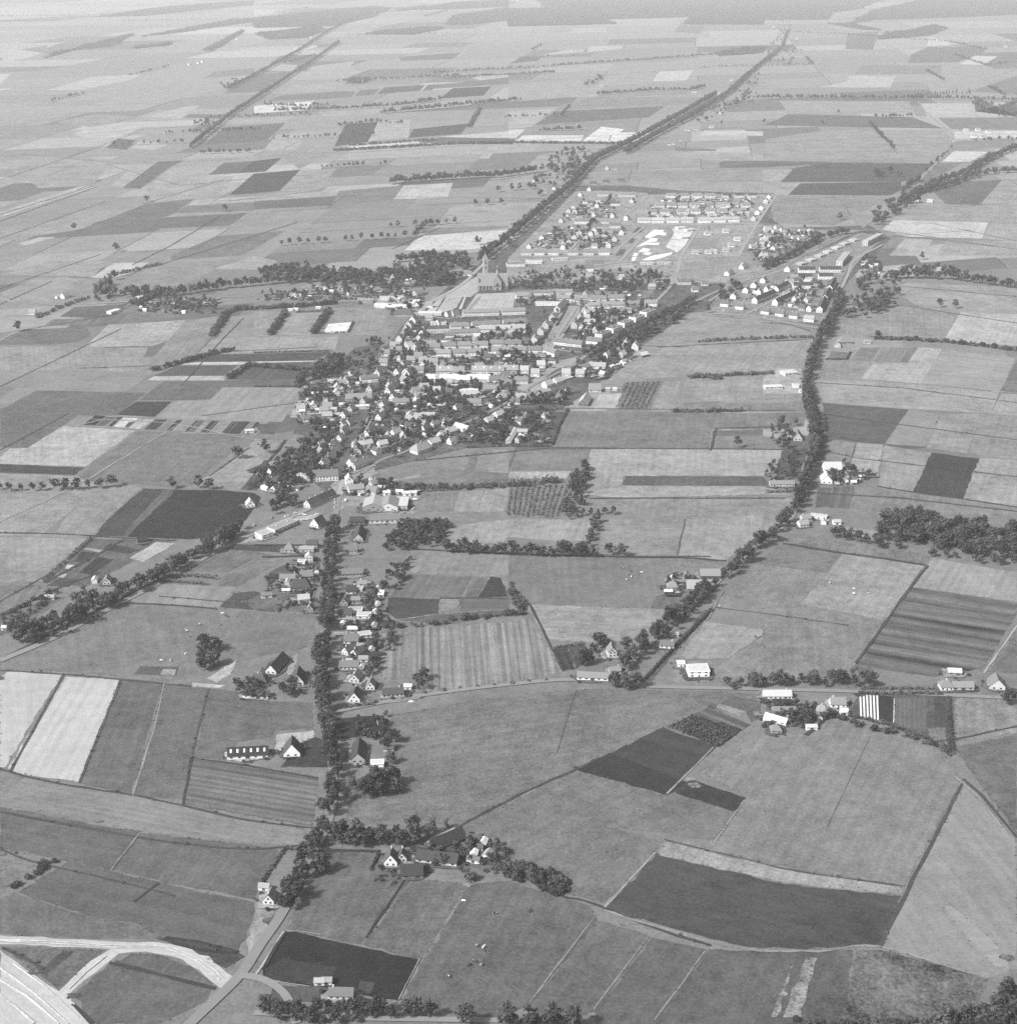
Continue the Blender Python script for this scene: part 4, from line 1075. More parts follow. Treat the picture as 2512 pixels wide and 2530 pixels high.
# T kind height spacing sideways-scatter | phrase | polyline     C kind height count | phrase | polygon     P kind height | phrase | points
VEG = '''
@g
T d 15.5 10 1.5|lining the west side of the main avenue|622,1000 616,1080 612,1150 602,1230 600,1300 611,1380 622,1450 620,1520 604,1577 574,1622 554,1670 524,1727
T d 15.5 10 1.5|lining the east side of the main avenue|634,1000 628,1080 624,1150 614,1230 612,1300 623,1380 634,1450 632,1520 616,1577 586,1622 566,1670 536,1727
T d 17 7 2|in the hedged row behind the old farmyard|640,1590 690,1594 740,1597 785,1592
T d 14 9 2|in the second line behind the old farmyard|650,1575 720,1577 790,1570
C d 15 16|in the dark grove above the old farmyard|650,1490 750,1470 755,1495 690,1510 655,1515
T p 13 8 1.5|rising beyond the old farm barns|790,1590 820,1570 850,1560
T d 12.5 6 2|in the bottom row beside the lane|500,1912 580,1918 660,1914 730,1920 815,1918
T d 10 8 2|in the front line of the bottom row|530,1928 600,1930 680,1930
P d 17|at the bottom edge, {n} from the west|880,1935 955,1945 1000,1948 1040,1946 1080,1945
P d 18|in the dark clump of the bottom east corner, {n} counted|1900,1890 1918,1925 1880,1915 1850,1935 1885,1945 1915,1950 1820,1945 1780,1950
T b 4 5 1|along the bottom margin|1500,1930 1600,1932 1700,1930 1790,1932
C d 14 14|in the thicket on the west meadow edge|365,1285 395,1275 415,1235 405,1215 385,1225
P d 15|beside the lower avenue bend, {n} of two|607,1645 560,1700
T b 4.5 6 1|on the field corner hedge by the west edge|20,1675 45,1665 70,1650 85,1630 120,1628
T d 17 8 3|along the west side of the provincial road|455,1000 410,1030 350,1062 300,1090 260,1110 215,1135 190,1150 160,1165 110,1190 60,1205 20,1215
T d 15 12 5|scattered along the provincial road verge|440,1015 380,1052 330,1082 270,1115 230,1130 170,1170 80,1205 20,1225
C d 12 20|in the gardens beside the provincial road|0,1210 100,1160 170,1120 200,1110 180,1150 80,1195 10,1225
C b 4 50|in the nursery rows by the provincial road|0,1170 60,1130 130,1100 90,1140 20,1190
T d 13 12 2|in the field row beyond the provincial road|0,925 80,925 230,920
P d 13|on the hedge line east of the light fields, {n} from the west|325,922 375,920 395,924
P d 16|in the wide west pasture hedge, {n} of two|450,865 500,855
C d 12 14|around the pool garden west of the village|460,960 500,940 510,975 560,955 540,930 500,935
T d 17 9 2.5|along the east lane above the T junction|1500,965 1490,985 1460,1010 1420,1045 1380,1082 1350,1105
T d 17 9 2.5|along the east lane below the light barn|1330,1120 1300,1145 1260,1180 1220,1215 1190,1240
T d 15 9 4|on the inner side of the lower east lane|1345,1122 1310,1150 1270,1185 1230,1218 1190,1245 1170,1262
T d 17 9 2|along the east lane beside the farm allotments|1545,640 1535,670 1520,720 1517,760 1530,800 1537,850
T d 17 9 2|along the east lane south of the dark square field|1520,730 1528,780 1545,830 1530,870 1515,920 1505,960
T d 16 9 3|lining the lane below the new estate|1585,560 1570,600 1550,640
P d 15|beside the lane junction, {n} of six|1160,1296 1180,1300 1200,1298 1095,1255 1110,1252 1180,1230
C d 11 9|around the gable house near the lane fork|1100,1240 1140,1225 1150,1210 1120,1215
T d 13 6 2|in the shelter belt along the crossing lane|1370,1298 1420,1295 1500,1292 1560,1290 1600,1288
P d 13|by the open shed, {n} of three|1630,1290 1610,1296 1640,1296
C d 17 110|in the wood around the hidden east house|1650,1020 1660,985 1740,985 1830,1000 1918,1010 1918,1060 1800,1045 1740,1030
C d 12 26|in the scrub below the east wood|1560,1000 1650,1018 1740,1045 1800,1052 1918,1060 1918,1070 1740,1056 1560,1012
C d 7.5 44|in the overgrown plot by the east lane|1440,890 1490,850 1510,860 1500,900 1450,920
C d 13 16|around the farmhouse beside the east lane|1430,815 1480,800 1500,800 1510,840 1470,850
P d 14|standing alone in the fenced east pasture|1390,845
C d 13 60|in the grove east of the new estate|1590,560 1640,520 1700,520 1690,580 1620,610 1590,600
T d 14 10 4|in the belt beyond the scrap yard|1690,525 1750,525 1810,530 1870,538 1918,545
T d 12 10 4|in the second belt beyond the scrap yard|1700,515 1760,510 1830,522
T b 6 6 2|along the long hedge east of the lane|1650,640 1720,642 1800,648 1918,662
P d 13|at the hedge end east of the lane|1655,640
P d 13|alone in the open east pasture, {n} of two|1772,580 1800,582
P d 12|by the light east field|1738,490
T d 15 6 1.5|in the tree row of the middle pasture|840,1042 900,1045 970,1047 1040,1050 1120,1050
P d 14|leading the middle pasture row, {n} of four|965,1040 1100,1048 1150,1048 1170,1050
C d 11 50|in the copse beside the orchard|1060,975 1075,920 1095,880 1110,885 1100,960 1080,985
T b 6 5 2|edging the orchard to the north|770,920 850,922 930,920 1000,915 1060,910
T d 10 8 2|in the clump right of the orchard|1085,975 1120,972 1165,970
T d 10 9 2|in the short cross hedge of the pasture|1125,985 1115,1010 1110,1030
C d 9.5 120|in the thicket east of the avenue|720,1040 760,990 850,985 830,1030 760,1040
C d 8 30|behind the avenue gardens|740,1060 780,1055 750,1120 720,1110
T b 5 5 2|along the hedge above the ploughed field|730,1185 800,1180 880,1170 960,1160 990,1155
C b 5 30|in the hedge corner by the ploughed field|955,1110 965,1100 1000,1155 980,1165
C d 9 18|behind the gardens below the avenue houses|700,1190 740,1170 740,1220 720,1260 705,1280
P d 12|by the white corner house, {n} of three|787,1290 800,1282 795,1300
T b 3.2 14 .5|young along the crossing lane|640,1335 700,1328 780,1312 860,1300 950,1290 1040,1284
C d 7 30|in the walled garden|645,1400 650,1365 730,1352 735,1395
P d 12|beside the walled garden, {n} of three|728,1415 738,1440 745,1400
C d 10 9|around the dark barn west of the avenue|440,1310 480,1290 500,1320 460,1330
C d 10 10|around the white west farm|530,1300 560,1290 580,1310 540,1320
C d 9 9|beside the farm track on the west|440,1290 480,1280 500,1300 460,1310
C d 6.5 40|in the orchard of the old farm|930,1632 970,1628 1070,1655 1062,1690 1000,1672 950,1655
C b 3.5 70|in the long farm orchard|930,1630 970,1626 1075,1655 1066,1690 1000,1674 945,1655
C b 3 30|in the farm garden|845,1600 960,1625 940,1650 890,1640 850,1620
C b 2.5 14|in the farm front garden|690,1660 740,1640 770,1650 740,1675
C d 8 8|beside the old farm barns|780,1620 880,1600 890,1630 860,1655
P b 6|beside the old farm ditch, {n} of two|1045,1688 890,1660
P d 12|on the meadow edge above the nursery|1525,1360
T b 5 5 2|along the hedge of the southeast gardens|1560,1350 1640,1375 1740,1400 1790,1420
P d 15|by the roadside in the east|1900,1330
C d 8 10|in the yard behind the long white house|1480,1355 1530,1330 1540,1345 1500,1370
# village and north
T d 9 15 2|lining the main street, west side|648,905 668,850 700,780 730,715 752,655
T d 6 18 1|young in the main street kerb|658,895 680,835 712,760 745,690 775,605
C d 11 60|in the gardens west of the crossroads|490,905 560,840 610,830 620,880 600,910 540,920
C d 10 45|behind the houses west of the main street|560,860 600,800 640,800 650,850 610,890
C d 14 40|in the dark wood by the dark plots|575,720 600,690 640,670 650,690 620,710
C d 9 60|in the west gardens of the main street|640,690 700,640 740,640 720,690 660,730 600,760 590,740
C d 13 120|in the parish garden|760,520 800,490 880,480 890,510 850,540 790,540
C c 15 8|in the dark conifer group by the church|825,540 840,520 865,525 850,545
T d 15 10 3|in the long belt west of the church|240,560 330,558 420,545 520,535 600,530 680,525 760,520
C d 13 150|in the belt west of the church|470,520 560,505 700,525 740,520 720,540 560,540
C d 10 30|around the far west gardens|150,565 220,560 340,560 400,580 330,590 240,575
T b 7 5 1.5|along the hedge of the western paddocks|400,635 430,590 450,585 560,580 640,572
T b 7 5 1|in the first paddock cross hedge|510,632 540,590
T b 7 5 1|in the second paddock cross hedge|590,630 620,588
T d 16 10 3|lining the north avenue, west side|905,495 950,460 1020,400 1080,350 1120,305 1200,265 1290,215 1350,180
T d 15 12 4|lining the far north avenue, east side|1180,290 1240,255 1300,225 1370,180 1420,135 1470,95
C d 12 60|around the vanishing avenue farms|1440,120 1450,85 1480,70 1500,90 1520,100 1480,130
C d 12 40|around the vanishing avenue farms|1460,80 1470,40 1490,40 1495,75
C d 12 70|around the middle north avenue farms|1290,240 1340,190 1400,150 1440,140 1420,180 1360,220
T d 14 14 5|lining the vanishing avenue|1380,170 1430,125 1475,90 1485,60
C d 14 80|around the north avenue farms|1000,350 1050,290 1110,280 1120,300 1080,340 1020,375
C d 13 18|in the pasture corner north|1380,200 1420,160 1430,190 1400,210
T d 16 10 2|in the tall row of the north pasture|740,347 800,343 860,338 940,335 1010,325
P d 14|in the open north field, {n} from the west|940,362 965,360 980,358 1000,357 897,388 920,387 945,386
P d 15|alone in the far west pasture, {n} from the west|140,435 278,382 220,475 217,528 425,399 35,625
T d 14 8 2|in the row above the village wood|750,495 780,492 830,485
P d 14|in the light field by the village, {n} of two|900,462 960,465
C d 13 40|in the park of the villas|985,540 1040,520 1120,520 1180,520 1250,515 1270,540 1230,560 1100,555 1000,555
C d 9 40|in the gardens of the village centre|760,700 900,620 1100,560 1250,570 1100,680 960,760 800,800
C d 9 60|in the gardens south of the village centre|690,830 760,740 960,720 1000,760 900,800 740,860
C d 9 50|in the orchard gardens of the village edge|860,840 900,790 1050,775 1040,800 980,840
T d 11 8 4|in the green belt beside the ring road|1100,670 1150,655 1200,625 1270,590 1310,570
C d 11 70|in the green belt along the ring road|1100,668 1160,648 1270,588 1310,568 1300,592 1200,652 1130,688
P d 12|on the ring road corner, {n} from the west|1090,690 1115,680 1100,695 1145,672 1335,590 1360,550 1380,540
C d 11 14|in the thicket of the ring road|1340,560 1380,535 1400,545 1370,570
T d 12 10 4|between the bungalows and the estate|1440,510 1500,480 1550,450 1600,440
P d 13|on the meadow by the junction|1583,415
C d 14 45|in the belt beyond the junction|1630,425 1650,395 1720,370 1740,375 1700,405 1660,425
T d 15 10 5|in the long belt to the northeast|1700,385 1760,350 1820,330 1870,300 1918,280
T d 14 10 5|in the lower belt to the northeast|1720,370 1790,350 1850,330 1918,325
T p 14 8 1|beside the pale northeast lane|1700,365 1715,350 1735,340
C d 12 12|by the pale northeast lane|1740,330 1790,290 1800,275 1770,300
T d 15 11 4|on the northern tree line east|1430,187 1500,186 1600,188 1700,188 1800,188 1918,192
T p 16 14 4|on the far lane rising east|1720,185 1790,178 1830,178
C d 14 20|in the far corner wood|1870,215 1918,190 1918,225 1880,225
C d 14 12|in the far field by the lane|1640,330 1680,320 1700,335 1660,338
P d 13|in the dark field by the north lane, {n} of four|1550,235 1360,235 1440,232 1580,215
T d 15 9 4|in the far belts north|720,215 800,208 870,200 980,190
T d 15 10 4|in the far belts north|520,212 600,210 690,205 760,200 830,190
T d 14 12 4|in the far belts north|820,140 900,135 1000,130 1100,122 1250,112 1400,100 1450,92
T d 14 12 4|in the far belts north|840,150 930,145 1050,138
T d 14 9 4|in the far belts north|1130,180 1180,176 1240,172 1300,172 1330,165
C d 14 20|in the far belts north|1090,165 1130,145 1150,148 1110,165
T d 14 9 3|in the far belts north|1020,248 1100,245
T b 7 6 3|in the far belts north|630,285 760,278 860,272 980,270 1200,272
T b 7 6 3|in the far belts north|660,275 740,270 820,265
T b 8 5 2|in the far belts north|885,240 905,205
T d 14 9 3|along the far western road|360,280 390,255 440,215 480,190 540,150 600,110 640,80
T d 14 10 4|along the far western road|430,170 480,145 560,100 620,60 700,20
C d 14 16|along the far western road|405,165 440,150 460,155 430,170
C d 14 14|along the far western road|360,235 395,225 410,235 380,240
T d 14 14 4|along the far western road|640,240 700,232 760,235
T d 14 12 4|in the far fields west|500,200 560,203 620,200
T d 14 13 4|in the far fields west|640,155 760,150 870,145
T d 12 13 6|in the far fields west|380,290 470,288
T b 5 7 2|along the field ditch row west|205,520 250,512 300,500
T p 14 10 3|on the lone western hedge|180,555 215,535
T d 13 10 4|by the western farm|195,560 240,556 280,552
T b 5 6 2|by the western lane|70,600 130,575 170,562
T b 7 5 2|by the western garden|250,575 270,570 300,555
T b 6 6 2|on the dark plots hedge|290,700 400,668 440,662
T b 6 5 1.5|on the dark plots hedge|560,730 575,700 470,690 430,715
T b 5 5 1.5|in the low hedge of the pasture east|1360,715 1300,712 1460,705
T b 5 6 1.5|in the low hedge of the pasture east|1320,645 1420,640 1530,637
T b 5 4 1.2|in the dense low hedge|1270,778 1400,776
T d 12 14 4|on the far northeast lanes|1500,62 1600,66 1680,72 1790,80 1860,95
T d 12 14 4|on the far northeast lanes|1800,105 1860,125 1918,118
'''
WOODS = '''
@a1
0,140 400,95 900,50 1020,62 900,130 600,195 0,212
1070,80 1290,42 1300,62 1110,85
1440,190 1500,120 1918,60 1918,155 1600,190
820,260 960,235 1350,205 1450,215 1200,262
0,255 150,240 480,200 560,230 400,285 120,300
1200,75 1500,20 1918,0 1918,50 1500,70
680,630 760,590 880,600 830,630
@a0
330,445 420,395 860,350 1020,255 700,330 460,400
1060,280 1760,150 1918,140 1918,165 1400,240
960,365 1300,320 1280,345 1000,370
1530,385 1830,230 1840,245 1600,390
700,130 1200,60 1700,20 1918,10 1900,40 1100,120
@a2
0,200 500,190 820,180 700,140 300,60 0,70
200,0 1918,0 1918,120 1380,130 900,140 700,150 300,60
1310,185 1380,130 1918,110 1918,185
1580,425 1620,380 1918,350 1918,400
@a3
0,150 0,0 900,0 720,70 520,95 490,150
640,185 820,80 1200,0 1918,0 1918,110 1500,130 840,150
860,300 920,250 1100,230 1290,190 1400,215 1250,270
480,180 660,180 890,230 760,225
1590,720 1600,840 1918,760 1918,880
'''
def ground_pts(t, s): return [G(*pt(t, q)) for q in s.split()]
def scatter(poly, n, rr=2.5):
    g = poly; x0, x1 = min(p[0] for p in g), max(p[0] for p in g); y0, y1 = min(p[1] for p in g), max(p[1] for p in g)
    out, tries = [], 0
    while len(out) < n and tries < n*60:
        tries += 1
        p = (random.uniform(x0, x1), random.uniform(y0, y1))
        if inside(p, g) and not on_road(p, rr): out.append(p)
    return out
def HF(p):
    return 1+.30*min(1, max(0, (p[1]-1150)/1300.))
DESC = dict(broad='leafy round-crowned tree', poplar='slender upright poplar tree', conifer='dark dense conifer tree', bush='low rounded green bush')
for t, ln in parse(VEG):
    head, phrase, pts_ = ln.split('|')
    h = head.split(); kd = KN[h[1]]; ht = float(h[2])
    P = ground_pts(t, pts_)
    if h[0] == 'T':
        sc_ = float(h[4]); stp = float(h[3])*(1.15 if P[0][1] > 4300 else .72 if P[0][1] > 1500 else 1)
        L = [(p[0]+random.gauss(0, sc_*.6), p[1]+random.gauss(0, sc_)) for p in along(P, stp)]
    elif h[0] == 'C': L = scatter(P, int(h[3]))
    else: L = P
    for i, p in enumerate(L):
        hh = HF(p)*(ht*random.uniform(.62, 1.2) if h[0] != 'P' else ht*random.uniform(.95, 1.1))
        lane = 'main avenue' in phrase or 'east lane' in phrase
        if lane and random.random() < .10: continue
        PLANTS.append((kd, p[0], p[1], hh, random.uniform(.85, 1.12) if lane else random.uniform(1.0, 1.35), '%s %s' % (DESC[kd], phrase.format(n=ordinal(i))), 'trees '+phrase.split(',')[0].replace('{n}', '') if kd != 'bush' else 'bushes '+phrase.split(',')[0]))
def extras():
    # weeds and thorn along the ditches, fruit trees of the orchards, shrubs round the farms
    for P in DITCHES:
        if P[0][1] > 2600: continue
        L = sum(math.dist(a, b) for a, b in zip(P, P[1:])); s = 0
        for q in along(P, 7):
            if random.random() < .30: PLANTS.append(('bush', q[0]+random.gauss(0, .8), q[1]+random.gauss(0, .8), random.uniform(.7, 2.0), random.uniform(.9, 1.8), 'low weedy bush on a ditch bank', 'ditch bank bushes'))
    for tl, a, b, c, d, nr, lab in (('b2', (0,1760), (465,1735), (380,1975), (-20,1965), 11, 'small fruit tree in the dark orchard east of the crossroads'),
                                ('b2', (880,965), (1150,955), (1050,1155), (800,1150), 7, 'low fruit bush in the striped orchard by the great barn'),
                                ('c2', (1200,1622), (1588,1775), (1755,1652), (1392,1535), 15, 'round fruit bush in the dense nursery plot')):
        A, B, C, D = [G(*pt(TILES[tl], '%g,%g' % q)) for q in (a, b, c, d)]
        for i in range(nr):
            u = (i+.5)/nr
            p0 = (A[0]+(B[0]-A[0])*u, A[1]+(B[1]-A[1])*u); p1 = (D[0]+(C[0]-D[0])*u, D[1]+(C[1]-D[1])*u)
            for q in along([p0, p1], 6.5 if tl == 'b2' else 4.2): PLANTS.append(('bush', q[0]+random.gauss(0, .4), q[1]+random.gauss(0, .5), random.uniform(2.1, 3.2), random.uniform(.9, 1.2), lab, 'orchard trees'))
def tufts():
    out = []
    for P in EDGES:
        for a, b in zip(P, P[1:]+P[:1]):
            for q in along([a, b], 4.5):
                if random.random() < .35 and abs(q[0]) < q[1]*.45+60 and q[1] < 1700:
                    h = random.uniform(.35, 1.0); w = random.uniform(.8, 2.2)
                    r = LOW['bush'][random.randrange(3)].reshape(-1, 4, 3)[::3].reshape(-1, 3)*np.array((w, w, h)) + np.array((q[0]+random.gauss(0, .7), q[1]+random.gauss(0, .7), .15))
                    out.append(r)
    add('rough_grass', fast_mesh('rough_grass', np.concatenate(out), 4, 'leaf_light'), None, kind='stuff', label='tufts of rough grass along the field margins', category='grass')
tufts()
extras()
def edge_rows():
    for a, b in EDGE_ROWS:
        for p in along([a, b], random.uniform(9, 22)):
            if random.random() < .8: PLANTS.append(('broad', p[0]+random.gauss(0, 2), p[1]+random.gauss(0, 3), HF(p)*random.uniform(7, 14), random.uniform(.9, 1.3), 'leafy round-crowned tree in the far parcel rows', 'far row trees'))
edge_rows()
def plant_all():
    PLANTS.sort(key=lambda p: -p[3]*px_per_m((p[1], p[2])))
    cnt = {k: 0 for k in NAMES}; rest = {k: [] for k in NAMES}
    for k, x, y, h, wd, lab, grp in PLANTS:
        if abs(x) > y*.42 + 260: continue
        cnt[k] += 1
        if cnt[k] > 300: rest[k].append((x, y, h, wd)); continue
        v = random.randrange(len(CROWNS[k]))
        if k == 'bush':
            add('bush', CROWNS[k][v], None, (x, y, .2), random.uniform(0, 6.28), (h*wd, h*wd, h), label=lab, category='bush', group=grp)
        else:
            e = add(NAMES[k], None, None, (x, y, .15), random.uniform(0, 6.28), (h*wd, h*wd, h), label=lab, category='tree', group=grp)
            e.empty_display_size = .2
            add('trunk', TRUNKS[k][v], e); add('crown', CROWNS[k][v], e)
    for k, L in rest.items():
        if not L: continue
        out = []
        for x, y, h, wd in L:
            q = LOW[k][random.randrange(len(LOW[k]))]
            a = random.uniform(0, 6.28); c, s = math.cos(a), math.sin(a)
            r = np.empty_like(q)
            r[:, 0] = (q[:, 0]*c - q[:, 1]*s)*h*wd + x; r[:, 1] = (q[:, 0]*s + q[:, 1]*c)*h*wd + y; r[:, 2] = q[:, 2]*h + .1
            out.append(r)
        nm = {'broad': 'distant_trees', 'bush': 'shrubbery'}.get(k, 'distant_'+k+'s')
        add(nm, fast_mesh(nm, np.concatenate(out), 4, LEAFMAT[k]), None, kind='stuff', label='many small trees too far off to count' if k != 'bush' else 'mass of low shrubs along hedges and gardens', category='vegetation')
    print('plants', cnt)
def woods():
    """far woods on the horizon: one canopy mass"""
    out = []
    for t, ln in parse(WOODS):
        P = ground_pts(t, ln)
        field([pt(t, q) for q in ln.split()], .13, name='wood_floor', mot=.5, jit=False)
        A = abs(sum(P[i-1][0]*P[i][1]-P[i][0]*P[i-1][1] for i in range(len(P))))/2
        n = int(min(max(A/700, 60), 2200))
        sz = math.sqrt(A/n)*.9
        for x, y in scatter(P, n):
            h = random.uniform(11, 17); w = max(h*.5, min(sz, 60))
            q = LOW['broad'][random.randrange(6)].reshape(-1, 4, 3)[::3].reshape(-1, 3)
            r = np.empty_like(q); r[:, 0] = q[:, 0]*w*2.6+x; r[:, 1] = q[:, 1]*w*2.6+y; r[:, 2] = (q[:, 2]-.15)*h*1.1
            out.append(r)
    add('far_woods', fast_mesh('far_woods', np.concatenate(out), 4, 'leaf'), None, kind='stuff', label='dark distant woods spread along the hazy horizon', category='woods')
woods()
# ------------------------------------------------------------ hedges (each one thing)
# width height | phrase | polyline
HEDGES = '''
@d1
2 1.6|low hedge along the drive of the house by the avenue bend|60,870 230,610 360,620
1.5 1.4|hedge bordering the front of the old farm garden|880,770 940,650
@c1
2 2.5|dark hedge beside the white corner house|600,1500 720,1480 900,1462
1.6 1.8|hedge behind the avenue house gardens|660,900 680,870 900,870
1.5 1.6|hedge west of the avenue below the dark hip roof|180,760 240,650
2 1.8|trimmed hedge beside the paddock house|430,520 500,510
@c2
2.5 2|hedge along the long allotment strip by the lane|1010,1285 1240,1040 1530,745
2 2|hedge round the walled rows west of the gable house|340,1040 430,1020 570,1000
@c0
3 2.5|ragged hedge beside the west allotments|330,530 480,390 700,200
2.5 2.2|hedge of the nursery by the provincial road|1200,530 1400,540 1570,555
3.5 3.2|bushy strip beside the provincial road|1230,510 1440,490 1650,510
2 1.8|hedge below the garden plots by the road|0,800 150,730 230,700
@b1
2.5 2.5|hedge on the south side of the paddocks|320,430 540,420
2.5 2.5|hedge along the white paddock enclosure|490,590 710,580 750,500
2 2|hedge north of the dark west plots|0,735 600,720
2 2|hedge on the lower edge of the dark plots|0,990 340,990 380,870
2 2|garden hedge behind the first west houses|350,1060 600,1060
2 2|garden hedge west of the main street|330,1000 450,930 700,905
2.5 3|hedge along the gardens by the crossroads|0,1750 140,1620 240,1600 400,1600
2 2.2|second hedge by the crossroads gardens|170,1640 430,1640
2 2.2|third hedge by the crossroads gardens|180,1675 330,1670
2 2|hedge between the village and the south fields|1600,1450 1918,1440
3 5|tall hedge south of the school|1160,1770 1300,1780 1540,1770
3 5|tall hedge between the south pastures|1600,1760 1660,1750
3 5|tall hedge east of the south pastures|1740,1740 1918,1730
@b2
2 2.2|hedge along the east gardens of the village|330,1430 400,1250 450,1170
2 2.2|hedge along the top of the orchard gardens|0,1170 460,1165
2 2.2|fence hedge curving round the east gardens|660,940 740,930 800,850 900,800
2 2.5|hedge below the pasture barns|0,1440 320,1440
4 6|double hedge north of the orchard rows|0,1720 160,1715 360,1690
@b3
2 2.5|hedge along the garden of the long white shed|30,1790 220,1785
2 2|hedge along the allotment of the east lane|480,785 630,785 660,730
@c3
3 3|overgrown hedge between the lane and the market garden|640,1545 900,1605 1250,1725 1420,1850
3.5 2.8|scrubby hedge beside the market garden|1400,1410 1410,1620 1430,1830
2.5 2.5|roadside hedge above the market garden|720,1375 1000,1380 1350,1385
2.5 2.2|hedge north of the crossing lane in the east|740,1340 1000,1340 1300,1345
@v6
1.6 2|dark hedge behind the terrace gardens|800,580 1100,565 1600,550
1.6 2|hedge below the pale-roofed houses|540,1250 800,1235 1060,1220
1.6 2|hedge between the centre gardens|1460,870 1740,880
@v5
1.4 1.6|hedge beside the wide square|560,610 670,420
1.4 1.6|hedge on the east side of the square|640,690 780,520
1.6 2|hedge by the terrace on the square|390,780 500,640
'''
for t, ln in parse(HEDGES):
    wh, lab, pts_ = ln.split('|'); w, h = map(float, wh.split())
    P = ground_pts(t, pts_)
    near = px_per_m(P[0])
    step = .55 if near > 2.4 else .9
    C = along(P, step); ox, oy = P[0]
    n = len(C)*5
    base = np.array(C)[rng.integers(0, len(C), n)]
    o = rng.uniform(-1, 1, (n, 3))
    k = np.argmax(np.abs(o), axis=1); top = (k == 2); o[np.arange(n), k] = np.sign(o[np.arange(n), k]); o[top, 2] = 1
    lump = 1+.22*np.sin(base[:, 0]*.9+base[:, 1]*.6)+rng.normal(0, .1, n)
    cc = np.stack([base[:, 0]-ox+o[:, 0]*w/2*lump, base[:, 1]-oy+o[:, 1]*w/2*lump, (o[:, 2]*.5+.5)*h*lump], 1)
    add('hedge', fast_mesh('hedge', leaf_quads(cc, o, .5 if near > 2.4 else .75, rng), 4, 'leaf'), None, (ox, oy, .2), label=lab, category='hedge', group='hedges')
# ------------------------------------------------------------ buildings
WIN = box_mesh('window', -.5, .5, -.04, .04, -.5, .5, 'glass')
FRAME = box_mesh('frame', -.58, .58, -.025, .025, -.58, .58, 'paint')
DOOR = box_mesh('door', -.5, .5, -.05, .05, -.5, .5, 'plain')
CHIM = {}
HOUSES = []       # (x, y, radius) for keeping gardens clear
def gable_wall(L, W, h, rh, name='wall'):
    a, b = L/2, W/2
    V = [(-a,-b,-.3),(a,-b,-.3),(a,b,-.3),(-a,b,-.3),(-a,-b,h),(a,-b,h),(a,b,h),(-a,b,h),(-a,0,h+rh),(a,0,h+rh)]
    F = [(0,1,5,4),(2,3,7,6),(1,2,6,9,5),(3,0,4,8,7),(4,5,9,8),(6,7,8,9)]
    return mesh(name, V, F, 'wall')
def gable_roof(L, W, h, rh, o=.45, hip=0.0, name='roof'):
    """two thick slopes; hip = how far the ridge ends step in (m), 0 = plain gable"""
    a, b = L/2+(o if hip else .25), W/2+o
    dz = rh*o/(W/2); z0 = h-dz+.06; z1 = h+rh+.06; th = .28
    r = a-hip
    top = [(-a,-b,z0),(a,-b,z0),(r,0,z1),(-r,0,z1),(a,b,z0),(-a,b,z0)]
    n = len(top)
    V = [(x,y,z+th) for x,y,z in top] + top
    F = [(0,1,2,3),(4,5,3,2),(1,4,2),(5,0,3),(n+0,n+5,n+4,n+1),(0,n+0,n+1,1),(1,n+1,n+4,4),(4,n+4,n+5,5),(5,n+5,n+0,0)]
    if not hip:      # verge faces of an open gable
        F = [(0,1,2,3),(4,5,3,2),(n+1,n+0,n+3,n+2),(n+5,n+4,n+2,n+3),(0,n+0,n+1,1),(4,n+4,n+5,5),(1,n+1,n+2,2),(2,n+2,n+4,4),(5,n+5,n+3,3),(3,n+3,n+0,0)]
    return mesh(name, V, F, 'roof')
def skylight_pts(): pass
